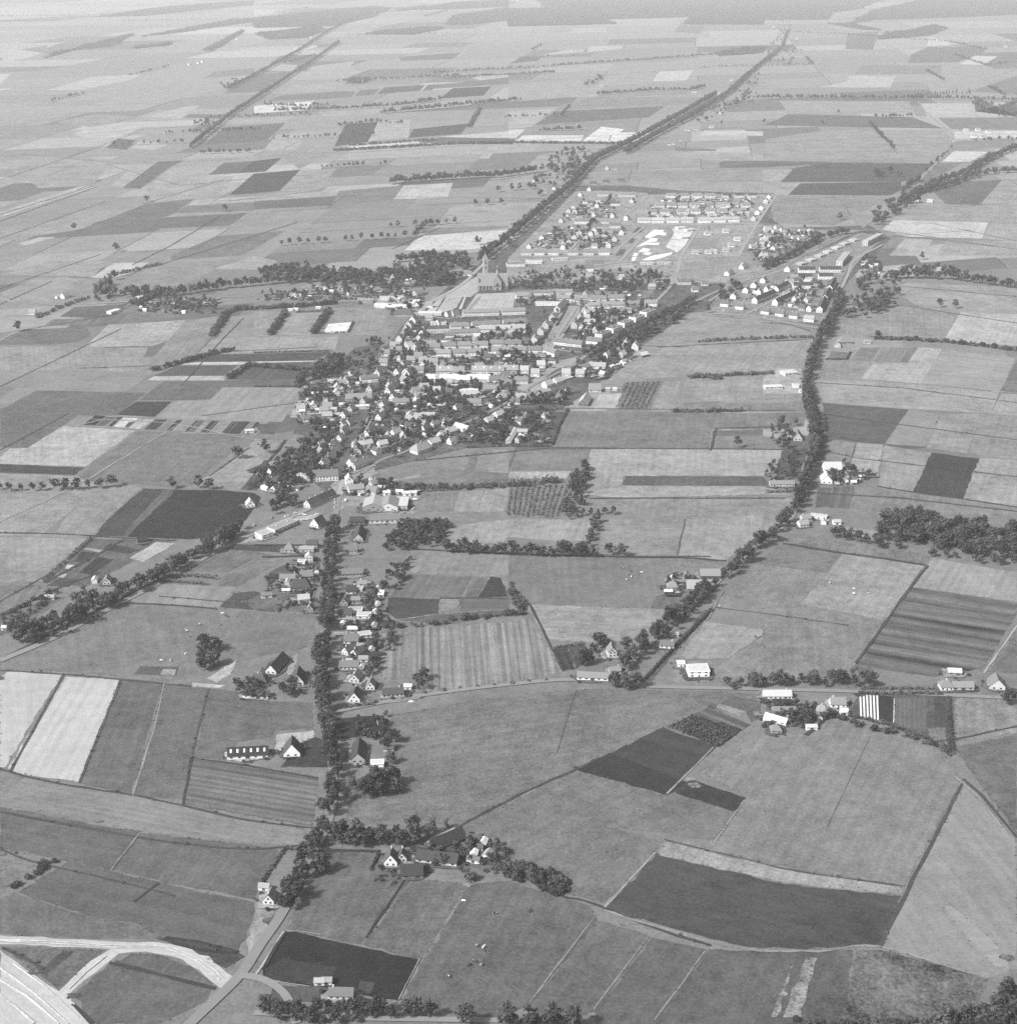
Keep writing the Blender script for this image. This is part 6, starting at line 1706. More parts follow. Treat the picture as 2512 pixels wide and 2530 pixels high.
VILL = '''
@v1
t 20,9,5.6,4 62,22 1,0|facing the estate road, {n} from the north avenue|320,905 490,905 675,905 930,905 1135,905 1345,902
t 32,9,5.6,3.6 66,22 1,0|in the second estate row, {n} from the north avenue|1050,492 1310,490
t 22,9,5.6,3.6 62,16 1,0|set back behind the second estate row, {n}|1000,572 1250,562 1490,548
t 40,9,5.6,3.6 66,22 1,0|on the north edge of the estate, {n} from the avenue|1370,130 1640,138
t 26,9,5.6,4 66,10 1,0|dark-roofed by the estate bend|1475,255
t 20,9,5,4 66,10 1,-.9|slanting beside the estate bend, {n} of two|1255,275 1710,215
g 10,9,5,4 60,12 .5,-1|left of the slanting estate street, {n} from the south|800,830 880,760 950,700 1020,640
g 10,9,5,4 55,14 .5,-1|right of the slanting estate street, {n} from the south|1110,705 1165,650 1210,600
g 11,9,5,4 60,18 .5,-1|beside the green estate strip, {n} from the south|1400,805 1480,720 1570,635
g 11,8,4,4 66,32 1,-.6|beside the north avenue, {n} from the estate road|360,815 530,700 500,770 780,475 880,345 965,355 1030,130 1150,60
g 12,9,5,4 58,22 1,-.4|on the estate lane corner, {n} of two|1460,412 1640,445
f 34,14,4,0 66,14 1,-.02|low civic hall with a dark roof|180,1050
f 30,14,3.4,0 68,45 1,0|white civic wing beside the low hall|420,1010
f 30,9,3,0 68,50 1,-.04|white pavilion on the bare green|760,975
t 20,10,5.5,5 70,18 1,0|white villa with a side gable by the park|1130,1115
g 12,9,4,4 70,26 1,-.2|white villa hidden in the park trees|830,1120
f 22,10,3.6,0 45,20 1,0|dark-roofed clubhouse by the park|1660,1065
@v2
t 23,9,5.6,3.6 64,24 1,0|in the northern estate row, {n} from the west|520,152 690,152 860,152 1030,152
t 22,9,5.6,4 66,7 1,0|black-roofed on the estate edge, {n} from the west|1250,148 1415,148 1580,148
t 21,9,5.6,4 66,24 1,0|in the second northern row, {n} from the west|370,282 525,282 670,280 830,278 1010,278 1170,276 1340,278 1500,280
t 21,9,5.6,4 66,24 1,0|in the third northern row, {n} from the west|270,368 440,366 660,362 840,360 1030,358 1190,360 1390,358
t 27,9,5.6,4 72,44 1,0|pale row facing the bare ground, {n} from the west|165,480 340,482 535,478 725,476 960,478 1150,474 1330,470
g 12,9,5.4,4 64,12 .55,-1|at the estate's east street, {n} from the south|1600,450 1650,370 1700,310 1760,220 1800,165
g 13,10,3,3.4 66,36 1,0|new bungalow on the bare lots, {n} counted|1000,640 1240,610 840,890 1010,885 1075,880 1240,860 1390,715 1310,795
g 15,10,3,3.4 68,40 1,0|bungalow east of the lot street, {n} from the north|1790,592 1740,722 1690,790 1735,935
f 20,10,3,0 70,55 1,-.1|white site hut on the building ground, {n} of three|640,560 760,590 690,690
g 13,9,3,4 66,30 1,-.35|bungalow on the green triangle, {n} of two|1270,1170 1460,1085
t 24,9,4.6,4 60,18 1,0|dark-roofed pair by the park corner|690,1290
f 24,9,3,0 50,40 1,0|long flat roof by the park street, {n} of two|200,1030 430,1025
@v3
t 0,9,5.6,4 70,6 1,0|black-roofed slanting terrace, {n} from the west|650,760>840,680 850,780>1045,690 860,650>975,595
t 0,9,5.6,4 68,6 1,0|black-roofed along the estate's lane, {n} from the south|1290,850>1340,745 1342,735>1385,655 1388,640>1432,560
t 36,9,5.6,4 70,6 1,0|long black-roofed estate terrace, {n} counted|1165,452 1115,608
t 46,9,5.6,4 70,6 1,0|longest black-roofed estate terrace|1395,448
t 30,9,5.6,4 68,7 1,0|second black-roofed line, {n} of two|1145,520 1350,516
t 19,10,5.6,4 70,6 1,0|short black-roofed block in the estate middle|1112,680
t 16,9,4.6,4 70,16 1,.12|paired houses on the estate's south edge, {n} from the west|360,785 510,812 760,860 905,882 1040,902
t 20,9,4.6,3.6 70,34 1,.1|paired house on the estate's rounded corner|1190,935
t 14,9,4.6,4 70,16 1,-.55|white paired houses along the ring road, {n} from the south|450,710 570,650 650,600 740,552
g 14,10,4,5 70,40 1,-.5|white house at the head of the estate|985,440
f 0,10,8,0 50,45 1,0|white apartment block beside the lane|1480,400>1570,290
f 0,10,8,0 50,45 1,0|white apartment block by the junction|1740,190>1890,112
f 20,12,2.6,0 40,50 1,-.25|white flat garage along the ring road, {n} from the south|1115,375 1210,338 1300,295 1380,258 1465,217 1540,178 1635,142
g 13,10,3.4,4 66,24 1,-.4|house on the bare green beside the ring road, {n} of two|410,470 545,400
g 14,10,3,3.6 64,26 1,-.05|bungalow on the eastern lots, {n} counted|780,30 940,45 1120,55 1200,58 780,120 700,190 1050,125 1110,135 860,60 640,210 740,180
g 13,10,3.2,4 60,30 1,-.2|house among the ring road trees, {n} of two|740,290 850,230
g 12,9,3.4,4 58,16 1,0|dark-roofed house by the thicket, {n} of three|65,640 160,580 25,560
s 6,4,2.4,1.6 70,60 1,0|white wreck shed in the scrap yard, {n} counted|1720,390 1770,395 1800,405 1850,390
@v4
f 36,9,3.6,0 75,70 1,0|white workshop in front of the market field|550,735
f 20,7,3.2,0 60,36 1,-.1|grey shop beside the white workshop|690,725
g 12,8,3.4,4 66,18 1,-.2|small white houses behind the market hedge, {n} of three|795,750 870,745 680,860
t 26,9,5,4 70,26 1,-.05|white house with a round apse by the church|1755,520
@v6
g 13,9,4.4,5 60,26 1,-.6|by the main street bend, {n} from the south|130,1220 310,900 450,935 350,990 470,665 520,545 265,550 390,370 440,300 560,480
g 12,9,4,4.4 58,30 1,0|in the yards behind the main street, {n} counted|640,270 640,100 500,780 560,840 400,830 700,860 230,700 180,640 70,740 40,860
t 0,9,5.6,3.6 70,24 1,0|in the northern centre row, {n} from the west|1080,215>1560,202 1590,200>1900,188
t 0,9,5.6,3.6 72,22 1,0|white-banded in the centre, {n} from the west|915,395>1165,387 1200,378>1570,358 1610,348>1918,332
t 0,9,5.4,3.6 66,22 1,0|long centre terrace behind the short gardens|915,480>1290,468
t 28,10,5.4,4.4 60,38 1,0|pale-roofed pair in the centre, {n} from the west|1410,430 1610,428 1805,420
f 46,8,3,0 66,40 1,-.04|long low shop in the centre|760,435
f 24,8,3.4,0 72,42 1,-.03|white shop above the long low shop|760,330
f 44,10,3.4,0 45,9 1,0|black-roofed hall in the centre|755,560
t 24,9,5.6,4 68,22 1,0|in the main centre row, {n} from the west|695,672 905,655 1105,650 1325,643 1530,625 1740,622
t 24,9,5.4,4 62,26 1,0|in the lower centre row, {n} from the west|835,752 1030,742 1230,735
t 32,9,5.4,4 66,24 1,0|in the lower centre row's east part, {n} from the west|1580,712 1800,708
t 28,9,5,5 55,36 1,0 d|with paired dormers, {n} from the west|845,980 1310,975 1515,978 1700,968
g 16,9,5,5 50,32 1,0|plain roof between the dormer houses|1030,990
t 22,10,4.6,4.6 55,66 1,0|in the white-roofed row, {n} from the west|690,1080 815,1080 940,1082 1090,1095 1225,1082 1355,1085
t 30,9,5,4 66,16 1,0|dark-roofed end of the white-roofed row|1550,1100
f 24,5,3,0 75,75 1,0|narrow white roof behind the centre gardens|1160,1218
@v5
t 40,9,4,3.4 68,24 1,0|low row south of the park, {n} from the west|430,285 620,278
f 40,10,4,0 66,45 1,0|flat school block near the square|470,390
t 62,10,4.4,4 60,26 1,0|long grey roof at the head of the square|720,345
t 34,9,5,4 62,24 1,0|in the eastern garden row, {n} from the west|985,355 1180,345
t 24,9,5.4,3.6 70,26 1,0|white-fronted on the east street, {n} from the west|945,425 1060,418 1190,418 1350,410 1530,400
t 0,9,5,4 55,26 1,0|slanting on the west side of the square|565,465>640,385
g 14,9,5,4 55,36 .55,-1|west of the square, {n} from the north|520,545 450,625 400,690 335,775
g 13,9,5,4 58,36 .55,-1|east of the square, {n} from the north|850,475 810,540 745,625
t 20,9,4.4,3 66,40 1,-.05|pale house behind the square, {n} of two|910,495 900,590
f 28,12,5.6,0 66,14 1,-.4|white-edged flat block on the ring road, {n} from the south|1040,715 1155,658 1270,600 1385,545 1495,490
t 28,9,4.6,4 60,18 1,.1|at the foot of the square, {n} of three|620,800 750,815 950,790
t 30,9,5,4 66,22 1,0|in the row below the square, {n} from the west|110,822 160,885 320,885
t 36,9,5,4 62,20 1,.3|turning the corner below the square|490,900
g 12,8,4,5 66,50 1,0|near the village green, {n} from the west|60,1090 230,1090 340,1120 400,1035 660,1120 800,1125
h 10,10,4,3 75,14 1,0|round white bay house on the green|515,985
g 14,9,4,5 72,60 .4,-1|white house by the east paddock, {n} of two|1275,815 1370,845
s 10,6,2.8,2 60,40 1,-.3|shed by the east paddock|1250,985
t 32,9,3.4,4 50,34 1,.05|long cottage by the east paddock|970,1040
g 16,8,3.4,4 50,30 1,-.2|cottage west of the paddock|840,1055
g 14,9,3.6,4.4 55,60 1,-.3|pale-roofed cottage on the lane, {n} of two|570,1200 470,1232
@v8
b 22,9,3.6,4.4 50,60 1,.3|pale-roofed barn among the lane gardens|555,930
g 14,9,3.6,4.4 55,50 1,-.3|house in the lane gardens, {n} from the west|240,1085 345,1005 430,960 865,840 970,775
h 24,13,4,6 50,26 1,-.3|big hipped house at the lane bend|95,1155
t 22,9,4,4 55,22 1,0|house below the dormer row, {n} of four|690,640 870,490 1040,430 1220,395
g 14,9,4,4 72,36 1,0|white cottage in the south gardens|1215,585
f 30,11,3.6,0 50,50 1,0|row of garages with dark doors|110,775
f 24,14,3.4,0 45,42 1,-.1|pale yard roof among the gardens|650,540
n 0,7,2.4,1.6 40,44 1,0|long glasshouse in the village orchard|1075,1080>1175,915
s 12,8,2.8,2.4 50,44 1,0|pale shed by the long glasshouse|1235,960
@v7
t 28,8,5,3.4 75,16 1,-.08|white row west of the main street|1020,335
g 11,8,3.6,5 50,30 1,-.6|west of the main street, {n} from the north|1145,250 1045,465 960,620 790,725 700,800 760,905 690,1030 650,1110 560,1190
t 40,9,4,5 50,30 1,-.05|long pale roof west of the main street|885,590
f 24,7,3.4,0 62,68 1,-.08|white flat annex west of the main street|900,690
g 10,7,3,4 68,66 .3,-1|white twin gables in the west gardens, {n} of two|655,355 715,350
s 8,5,2.6,2 66,50 1,0|white garden hut west of the main street, {n} counted|790,250 890,385 525,350 670,660 560,720
g 12,8,3.6,5 52,28 1,-.6|east of the main street, {n} from the north|1440,60 1400,240 1540,255 1300,415 1290,490 1360,440 1350,575 1215,665 1225,740 1170,830 1040,985 1010,1045
t 26,9,4,4 52,24 1,0|set behind the main street, {n} of two|1440,635 1640,210
b 14,11,4,5 60,50 .5,-1|pale workshop gable behind the main street|1560,825
f 28,12,4.4,0 55,48 1,0|garage hall with three dark doors|1730,825
b 26,9,3.4,3 8,7 1,.08|black shed with a white roof end|1230,1005
f 24,10,5,0 5,7 1,0|black-fronted hall in the main street yards|1240,1115
g 12,8,3.4,4 60,52 1,-.2|in the yards above the crossroads, {n} of three|870,1200 1200,1185 1000,1180
@v9
t 33,11,6.5,5 75,20 1,-.05|white inn at the crossroads corner|240,880
f 26,7,3.4,0 75,36 1,0|white low wing of the crossroads inn|70,860
g 13,9,4,5 50,30 1,-.6|on the street above the inn, {n} from the south|220,700 300,620 350,560 330,470 470,180 480,270
g 12,8,4,5 62,48 1,-.5|pale house opposite the inn|590,690
t 30,8,5,4 58,28 1,-.42|row along the side street opposite the inn|690,715
t 16,8,8,4 75,60 .3,1|tall white house in the middle of the crossroads|550,960
g 17,9,5,4 70,26 1,-.1|white-fronted shop behind the tall white house|640,1045
g 13,9,4,5 40,22 1,.2|brick house beside the garage court|860,1065
s 8,5,3,1.6 72,60 1,0|white kiosk of the garage court, {n} counted|970,1010 1045,1080 1310,1085 1390,1080 1210,1065
g 13,10,3.6,4.6 58,16 .2,1|dark-roofed houses above the crossroads, {n} of three|645,530 640,440 800,290
h 22,13,4,6 50,30 1,-.35|hipped house at the bend by the fields|1485,510
g 18,8,3.6,4 50,30 1,-.4|cottage beyond the hipped house|1665,410
@v10
t 0,9,4,4.6 40,9 1,0|black-roofed row by the crossroads, {n} of two|1190,690>1370,610 1375,605>1580,520
f 0,11,4,0 60,28 1,0|long pale factory by the provincial road|660,1060>990,920
f 14,11,4.6,0 75,46 1,-.35|white office of the roadside factory|560,1120
b 14,10,3.6,6 60,8 1,-.6|steep dark-roofed house behind the car park|1355,950
h 9,8,3,4 45,24 1,0|small hipped barn behind the factory|930,1330
'''
GARAGE = [('b', 22, 26, 4.5, 4.5, .3, .22, 'v9', (880, 1240), 'grey double-gabled garage workshop beside the car yard'),
          ('b', 20, 26, 4.5, 4.5, .5, .16, 'v9', (1075, 1240), 'dark-roofed garage workshop with wide white door front'),
          ('f', 19, 26, 4.2, 0, .45, .30, 'v9', (1205, 1220), 'flat garage annex with ribbed pale roof lights')]
def do_houses(text, tl=1.0):
    for t, ln in parse(text):
        head, phrase, pts_ = ln.split('|')
        h = head.split(); kind = h[0]
        L, W, wh, rh = map(float, h[1].split(',')); wt, rt = [float(v)/100 for v in h[2].split(',')]
        dx, dy = map(float, h[3].split(',')); opts = h[4] if len(h) > 4 else ''
        items = pts_.split()
        for i, it in enumerate(items):
            if '>' in it:
                a, b = it.split('>'); p, q = G(*pt(t, a)), G(*pt(t, b))
                c = ((p[0]+q[0])/2, (p[1]+q[1])/2); LL = math.dist(p, q); ang = math.atan2(q[1]-p[1], q[0]-p[0])
                LL = min(LL, 95)
            else:
                s = pt(t, it); c = G(*s); u = 4/math.hypot(dx, dy)
                q = G(s[0]+dx*u, s[1]+dy*u); ang = math.atan2(q[1]-c[1], q[0]-c[0]); LL = L*(tl if kind == 't' and t[0] != 1560 and t[1] != 460 else 1)
                if kind not in 's' and '{' not in phrase: pass
            body = '%s-roofed %s %s' % (adj(rt, 0), adj(wt, 0), BW[kind])
            if any(w in phrase.split(',')[0] for w in ('house', 'barn', 'cottage', 'shed', 'farm', 'hall', 'hut', 'roof', 'row', 'terrace', 'block', 'wing', 'annex', 'shop', 'garage', 'villa', 'workshop', 'pavilion', 'bungalow')) and not phrase.split()[0] in ('in', 'on', 'at', 'with', 'below', 'beside', 'behind', 'facing', 'set', 'left', 'right', 'of', 'beyond', 'near', 'west', 'east', 'along', 'turning', 'attached', 'by', 'slanting'):
                lab = phrase
            else: lab = '%s %s' % (BW[kind] if len(phrase.split()) > 10 else body, phrase)
            lab = lab.format(n=ordinal(i))
            if len(lab.split()) < 4: lab = body + ' ' + lab
            n = len(lab.split())
            if n > 16: lab = BW[kind] + ' ' + phrase.format(n=ordinal(i))
            grp = None
            if '{n}' in phrase: grp = BW[kind] + 's ' + phrase.split(',')[0]
            build(kind, c[0], c[1], ang, LL, W, wh, rh, wt, rt*.6, lab, grp, opts)
do_houses(HOUSE); do_houses(VILL, .84)
for k_, L_, W_, wh_, rh_, wt_, rt_, tl_, p_, lab_ in GARAGE:
    c_ = G(*pt(TILES[tl_], '%g,%g' % p_)); build(k_, c_[0], c_[1], 1.57 if k_ == 'b' else 0, W_ if k_ == 'b' else L_, L_ if k_ == 'b' else W_, wh_, rh_, wt_, rt_, lab_)
# ------------------------------------------------------------ church
def church():
    c = G(*pt(TILES['v4'], '1370,400'))
    e = add('church', None, None, (c[0], c[1]+10, .3), 0, None, label='great brick church with steep roofs, transept and ridge turret', category='church')
    HOUSES.append((c[0], c[1]+10, 30, 19, 1, 0))
    wt, rt = .20, .17
    # nave and aisles under one sweeping roof
    add('nave_wall', gable_wall(52, 27, 7, 19, 'nave_wall'), e, tone=wt)
    add('nave_roof', gable_roof(52, 27, 7, 19, .6, name='nave_roof'), e, tone=rt)
    for sy in (-1, 1):
        for k in range(9):
            if abs(-22.5+k*5.6-8) < 8: continue
            add('buttress', box_mesh('buttress', -.5, .5, -.7, .7, -.3, 6, 'wall'), e, (-22.5+k*5.6, sy*14.1, 0), tone=wt*1.1)
        for k in range(8):
            if abs(-19.7+k*5.6-8) < 9: continue
            add('window', WIN, e, (-19.7+k*5.6, sy*13.55, 3.6), 0, (2, 1, 3.4))
    # transept, gables to front and back
    tw = add('transept_wall', gable_wall(36, 14, 15, 10.5, 'transept_wall'), e, (8, 0, 0), math.pi/2, tone=wt*1.15)
    add('transept_roof', gable_roof(36, 14, 15, 10.5, .4, name='transept_roof'), e, (8, 0, .05), math.pi/2, tone=rt)
    for sy in (-1, 1):
        for x, z, w, h in ((8, 9, 3, 7), (4.2, 7, 1.6, 4), (11.8, 7, 1.6, 4)):
            add('window', WIN, e, (x, sy*18.05, z), 0, (w, 1, h))
        add('portal', DOOR, e, (8, sy*18.06, 2), 0, (3, 1, 4), tone=.05)
    # polygonal choir
    V, F = tube([(25, 0, -.3), (25, 0, 13)], [7.4, 7.4], 8); add('choir_wall', mesh('choir_wall', V, F, 'wall'), e, tone=wt)
    V, F = tube([(25, 0, 13), (25, 0, 22)], [7.9, .3], 8); add('choir_roof', mesh('choir_roof', V, F, 'roof'), e, tone=rt)
    # ridge turret with spirelet and ball
    V, F = tube([(8, 0, 24), (8, 0, 32)], [1.9, 1.7], 8); tr = add('turret', mesh('turret', V, F, 'wall'), e, tone=.3)
    V, F = tube([(8, 0, 32), (8, 0, 38)], [2.2, .2], 8); add('spirelet', mesh('spirelet', V, F, 'roof'), tr, tone=.10)
    V, F = tube([(8, 0, 37.4), (8, 0, 38.1), (8, 0, 38.8)], [.2, .9, .1], 8); add('ball', mesh('ball', V, F, 'paint'), tr, tone=.8)
    # corner stair turret
    V, F = tube([(-24, -9, -.3), (-24, -9, 15)], [2.2, 2.2], 8); st = add('stair_turret', mesh('stair_turret', V, F, 'wall'), e, tone=.2)
    V, F = tube([(-24, -9, 15), (-24, -9, 20)], [2.5, .1], 8); add('cap', mesh('cap', V, F, 'roof'), st, tone=.12)
    # free-standing tower behind
    c = G(1199, 680)
    e = add('church_tower', None, None, (c[0], c[1], .3), .2, None, label='tall pale square tower behind the church, among the trees', category='tower')
    add('shaft', box_mesh('shaft', -4, 4, -4, 4, -.3, 28, 'wall'), e, tone=.34)
    add('cornice', box_mesh('cornice', -4.5, 4.5, -4.5, 4.5, 28.01, 29, 'wall'), e, tone=.4)
    V = [(-4.3,-4.3,29.01),(4.3,-4.3,29.01),(4.3,4.3,29.01),(-4.3,4.3,29.01),(0,0,40)]
    add('spire', mesh('spire', V, [(0,1,4),(1,2,4),(2,3,4),(3,0,4),(3,2,1,0)], 'roof'), e, tone=.2)
    for a in range(4):
        for z in (14, 23):
            add('louvre', WIN, e, (4.03*math.sin(a*math.pi/2), -4.03*math.cos(a*math.pi/2), z), a*math.pi/2, (2.2, 1, 4))
church()
# ------------------------------------------------------------ cars and vans
def loft(sections, name, mat):
    V, F = [], []; n = len(sections[0])
    for s in sections: V += s
    for i in range(len(sections)-1):
        for k in range(n): F.append((i*n+k, i*n+(k+1) % n, (i+1)*n+(k+1) % n, (i+1)*n+k))
    F.append(tuple(range(n))[::-1]); F.append(tuple(range(len(V)-n, len(V))))
    return mesh(name, V, F, mat)
def car_meshes(van):
    w, L = (.95, 2.3) if van else (.8, 2.05)
    top = 1.9 if van else .82
    def sec(x, z0, z1, ww): return [(x,-ww,z0),(x,ww,z0),(x,ww*1.02,(z0+z1)/2),(x,ww*.94,z1),(x,-ww*.94,z1),(x,-ww*1.02,(z0+z1)/2)]
    if van:
        body = loft([sec(-L,.35,1.75,w*.94), sec(-L+.1,.3,top,w), sec(.9,.3,top,w), sec(1.35,.3,1.15,w*.98), sec(L-.15,.3,1.0,w*.95), sec(L,.4,.75,w*.88)], 'body', 'paint')
        cab = loft([sec(.88,1.05,1.78,w*.97), sec(1.0,1.05,1.8,w*.97), sec(1.42,1.05,1.2,w*.9)], 'cabin_glass', 'glass')
    else:
        body = loft([sec(-L,.4,.7,w*.86), sec(-L+.25,.28,.84,w*.97), sec(-.9,.26,.9,w), sec(.7,.26,.88,w), sec(L-.35,.28,.78,w*.95), sec(L,.4,.62,w*.86)], 'body', 'paint')
        cab = loft([sec(-1.5,.84,.9,w*.86), sec(-.95,.86,1.36,w*.76), sec(.25,.86,1.38,w*.76), sec(.85,.84,.9,w*.86)], 'cabin_glass', 'glass')
    roof = box_mesh('roof', (-1.9 if van else -.95), (.85 if van else .25), -w*.7, w*.7, (top+.005 if van else 1.385), (top+.05 if van else 1.43), 'paint')
    V, F = [], []
    for k in range(10):
        a = 6.2832*k/10; V += [(.32*math.cos(a), -.1, .32*math.sin(a)), (.32*math.cos(a), .1, .32*math.sin(a))]
    for k in range(10): j = 2*k; m_ = (2*k+2) % 20; F.append((j, j+1, m_+1, m_))
    F += [tuple(range(0, 20, 2)), tuple(range(1, 20, 2))[::-1]]
    return body, cab, roof, mesh('wheel', V, F, 'bark'), w, L
CARM = {0: car_meshes(False), 1: car_meshes(True)}
CARS = '''
@v10
parked along the crossroads kerb, {n} from the north|1600,580,80 1605,625,80 1600,690,80
driving out past the inn garden|1092,600,28
standing on the factory car park, {n} from the west|870,828,70 915,818,70 1015,780,10 1100,795,10 1155,800,0 1335,796,5
beside the factory wall, {n} from the west|1040,892,20 1130,880,10 1210,868,10
on the provincial road, {n} from the crossroads|670,845,35 410,955,35 215,1045,35
V parked in the factory gateway|695,1090,30
V white, waiting on the crossroads|1760,590,80
@v9
V white, in the garage yard corner|1420,1155,5
in the garage yard, {n} of two|1395,1275,20 1270,1325,10
behind the hipped house at the bend|1390,450,40
on the main street north of the inn|592,432,70
@v4
on the church square, {n} from the west|695,525,5 800,530,10 745,575,30
@v5
on the wide village square, {n} from the north|715,495,5 540,722,0 490,775,50
at the kerb below the square, {n} of two|630,846,-10 705,860,-10
@v3
on the south estate street, {n} from the west|345,832,0 575,890,-10 670,835,30 720,915,-10 752,900,-10 770,762,30
on the ring road, {n} from the west|310,526,10 510,486,20 640,495,20
@v1
on the north avenue beside the estate|680,402,60
'''
ci = 0
for t, ln in parse(CARS):
    ph, ps = ln.split('|'); van = ph.startswith('V '); ph = ph[2:] if van else ph
    for i, s in enumerate(ps.split()):
        x, y, a = s.split(','); p = G(*pt(t, x+','+y)); ci += 1
        q = pt(t, x+','+y); g2 = G(q[0]+math.cos(R(float(a)))*3, q[1]-math.sin(R(float(a)))*3)
        tone = random.choice((.75, .75, .7, .55, .3, .08)) if not van else .78
        ds = 'white' if tone > .6 else 'pale' if tone > .4 else 'grey' if tone > .2 else 'dark'
        body, cab, roof, wheel, w, L = CARM[int(van)]
        lab = '%s %s %s' % (ds if not ph.startswith('white') else '', 'van' if van else 'car', ph.format(n=ordinal(i)))
        e = add('van' if van else 'car', None, None, (p[0], p[1], .75), math.atan2(g2[1]-p[1], g2[0]-p[0]), None, label=lab.strip(), category='van' if van else 'car', group='vehicles in the village')
        b = add('body', body, e, tone=tone); add('roof', roof, e, tone=tone*.95); add('cabin_glass', cab, e)
        for sx in (-1, 1):
            for sy in (-1, 1): add('wheel', wheel, e, (sx*L*.62, sy*(w-.05), .32))
# ------------------------------------------------------------ cows
def cow_mesh(graze):
    bm_v = [(-.95,0,1.15),(-.5,0,1.12),(0,0,1.05),(.5,0,1.12),(.85,0,1.25)]
    if graze: bm_v += [(1.15,0,.95),(1.35,0,.5),(1.5,0,.22)]
    else: bm_v += [(1.15,0,1.45),(1.4,0,1.5),(1.7,0,1.35)]
    me = bpy.data.meshes.new('cow')
    ed = [(i, i+1) for i in range(7)]
    rad = [(.26,.3),(.36,.38),(.38,.42),(.36,.4),(.26,.32),(.16,.2),(.15,.16),(.1,.1)]
    def limb(root, pts_, rr):
        j = root
        for p, r in zip(pts_, rr): bm_v.append(p); rad.append((r, r)); ed.append((j, len(bm_v)-1)); j = len(bm_v)-1
    for sy in (-1, 1):
        limb(1, [(-.72,sy*.24,.78),(-.78,sy*.24,.42),(-.74,sy*.24,.03)], [.16,.08,.07])
        limb(4, [(.72,sy*.2,.75),(.72,sy*.2,.4),(.72,sy*.2,.03)], [.13,.08,.07])
    limb(0, [(-1.08,0,.95),(-1.1,0,.5)], [.05,.04])
    me.from_pydata(bm_v, ed, []); o = bpy.data.objects.new('tmp', me); COL.link(o)
    md = o.modifiers.new('s', 'SKIN')
    for v, r in zip(me.skin_vertices[0].data, rad): v.radius = r
    me.skin_vertices[0].data[2].use_root = True
    md2 = o.modifiers.new('d', 'SUBSURF'); md2.levels = 1
    dg = bpy.context.evaluated_depsgraph_get(); m2 = bpy.data.meshes.new_from_object(o.evaluated_get(dg))
    bpy.data.objects.remove(o); m2.name = 'cow'; m2.materials.clear(); m2.materials.append(MATS['cowhide'])
    return m2
m_, nt_, b_ = new_mat('cowhide'); q_ = NB(nt_)
tc_ = q_.n('ShaderNodeTexCoord').outputs['Object']; n_ = q_.noise(q_.seeded(tc_), 1.1, 1)
c_ = q_.math('MULTIPLY', q_.math('GREATER_THAN', q_.math('ADD', n_, q_.math('MULTIPLY', q_.math('SUBTRACT', q_.n('ShaderNodeObjectInfo').outputs['Random'], .5), .35)), .5), .7)
c_ = q_.math('ADD', c_, .03); cc_ = q_.n('ShaderNodeCombineColor')
for i in range(3): q_.link(c_, cc_.inputs[i])
q_.link(cc_.outputs[0], b_.inputs['Base Color'])
COWM = [cow_mesh(True), cow_mesh(False)]
COWS = '''
@d1
in the bottom pasture below the old farm, {n} counted|1682,1345 1730,1360 1747,1388 1665,1465 1625,1495 1715,1490 1465,1575 1580,1010 1815,1105 2083,1085
@c0
in the big west pasture, {n} counted|1680,775 1710,795 1510,855 1660,860 1410,905 1435,950 1505,990 1405,1080 1220,1130 1290,1130
@c2
in the herd near the pale barns, {n} counted|920,455 905,485 925,500 1003,466 975,475 855,430 945,505 890,520
alone on the east lane pasture, {n} of two|1592,720 1860,950
@c3
on the light pasture above the lane, {n} from the west|475,567 503,545 683,625 687,590 797,620
@b3
in the pasture by the hidden thatched farm, {n} counted|1090,410 1325,410 1410,430 635,585 1280,720 1310,720 190,690
@b0
in the pale western pasture, {n} counted|1185,515 895,555 1040,530 1320,520
'''
for t, ln in parse(COWS):
    ph, ps = ln.split('|')
    for i, s in enumerate(ps.split()):
        p = G(*pt(t, s))
        add('cow', COWM[random.randrange(2)], None, (p[0], p[1], .2), random.uniform(0, 6.28), (1.15, 1.15, 1.15), label='black and white cow '+ph.format(n=ordinal(i)), category='cow', group='grazing cattle')
# ------------------------------------------------------------ gardens of the village: plots, sheds, shrubs, small trees
def clear(p, r=3):
    for cx, cy, l, w, c, s in HOUSES:
        x, y = p[0]-cx, p[1]-cy
        if abs(x*c+y*s) < l+r and abs(y*c-x*s) < w+r: return False
    return True
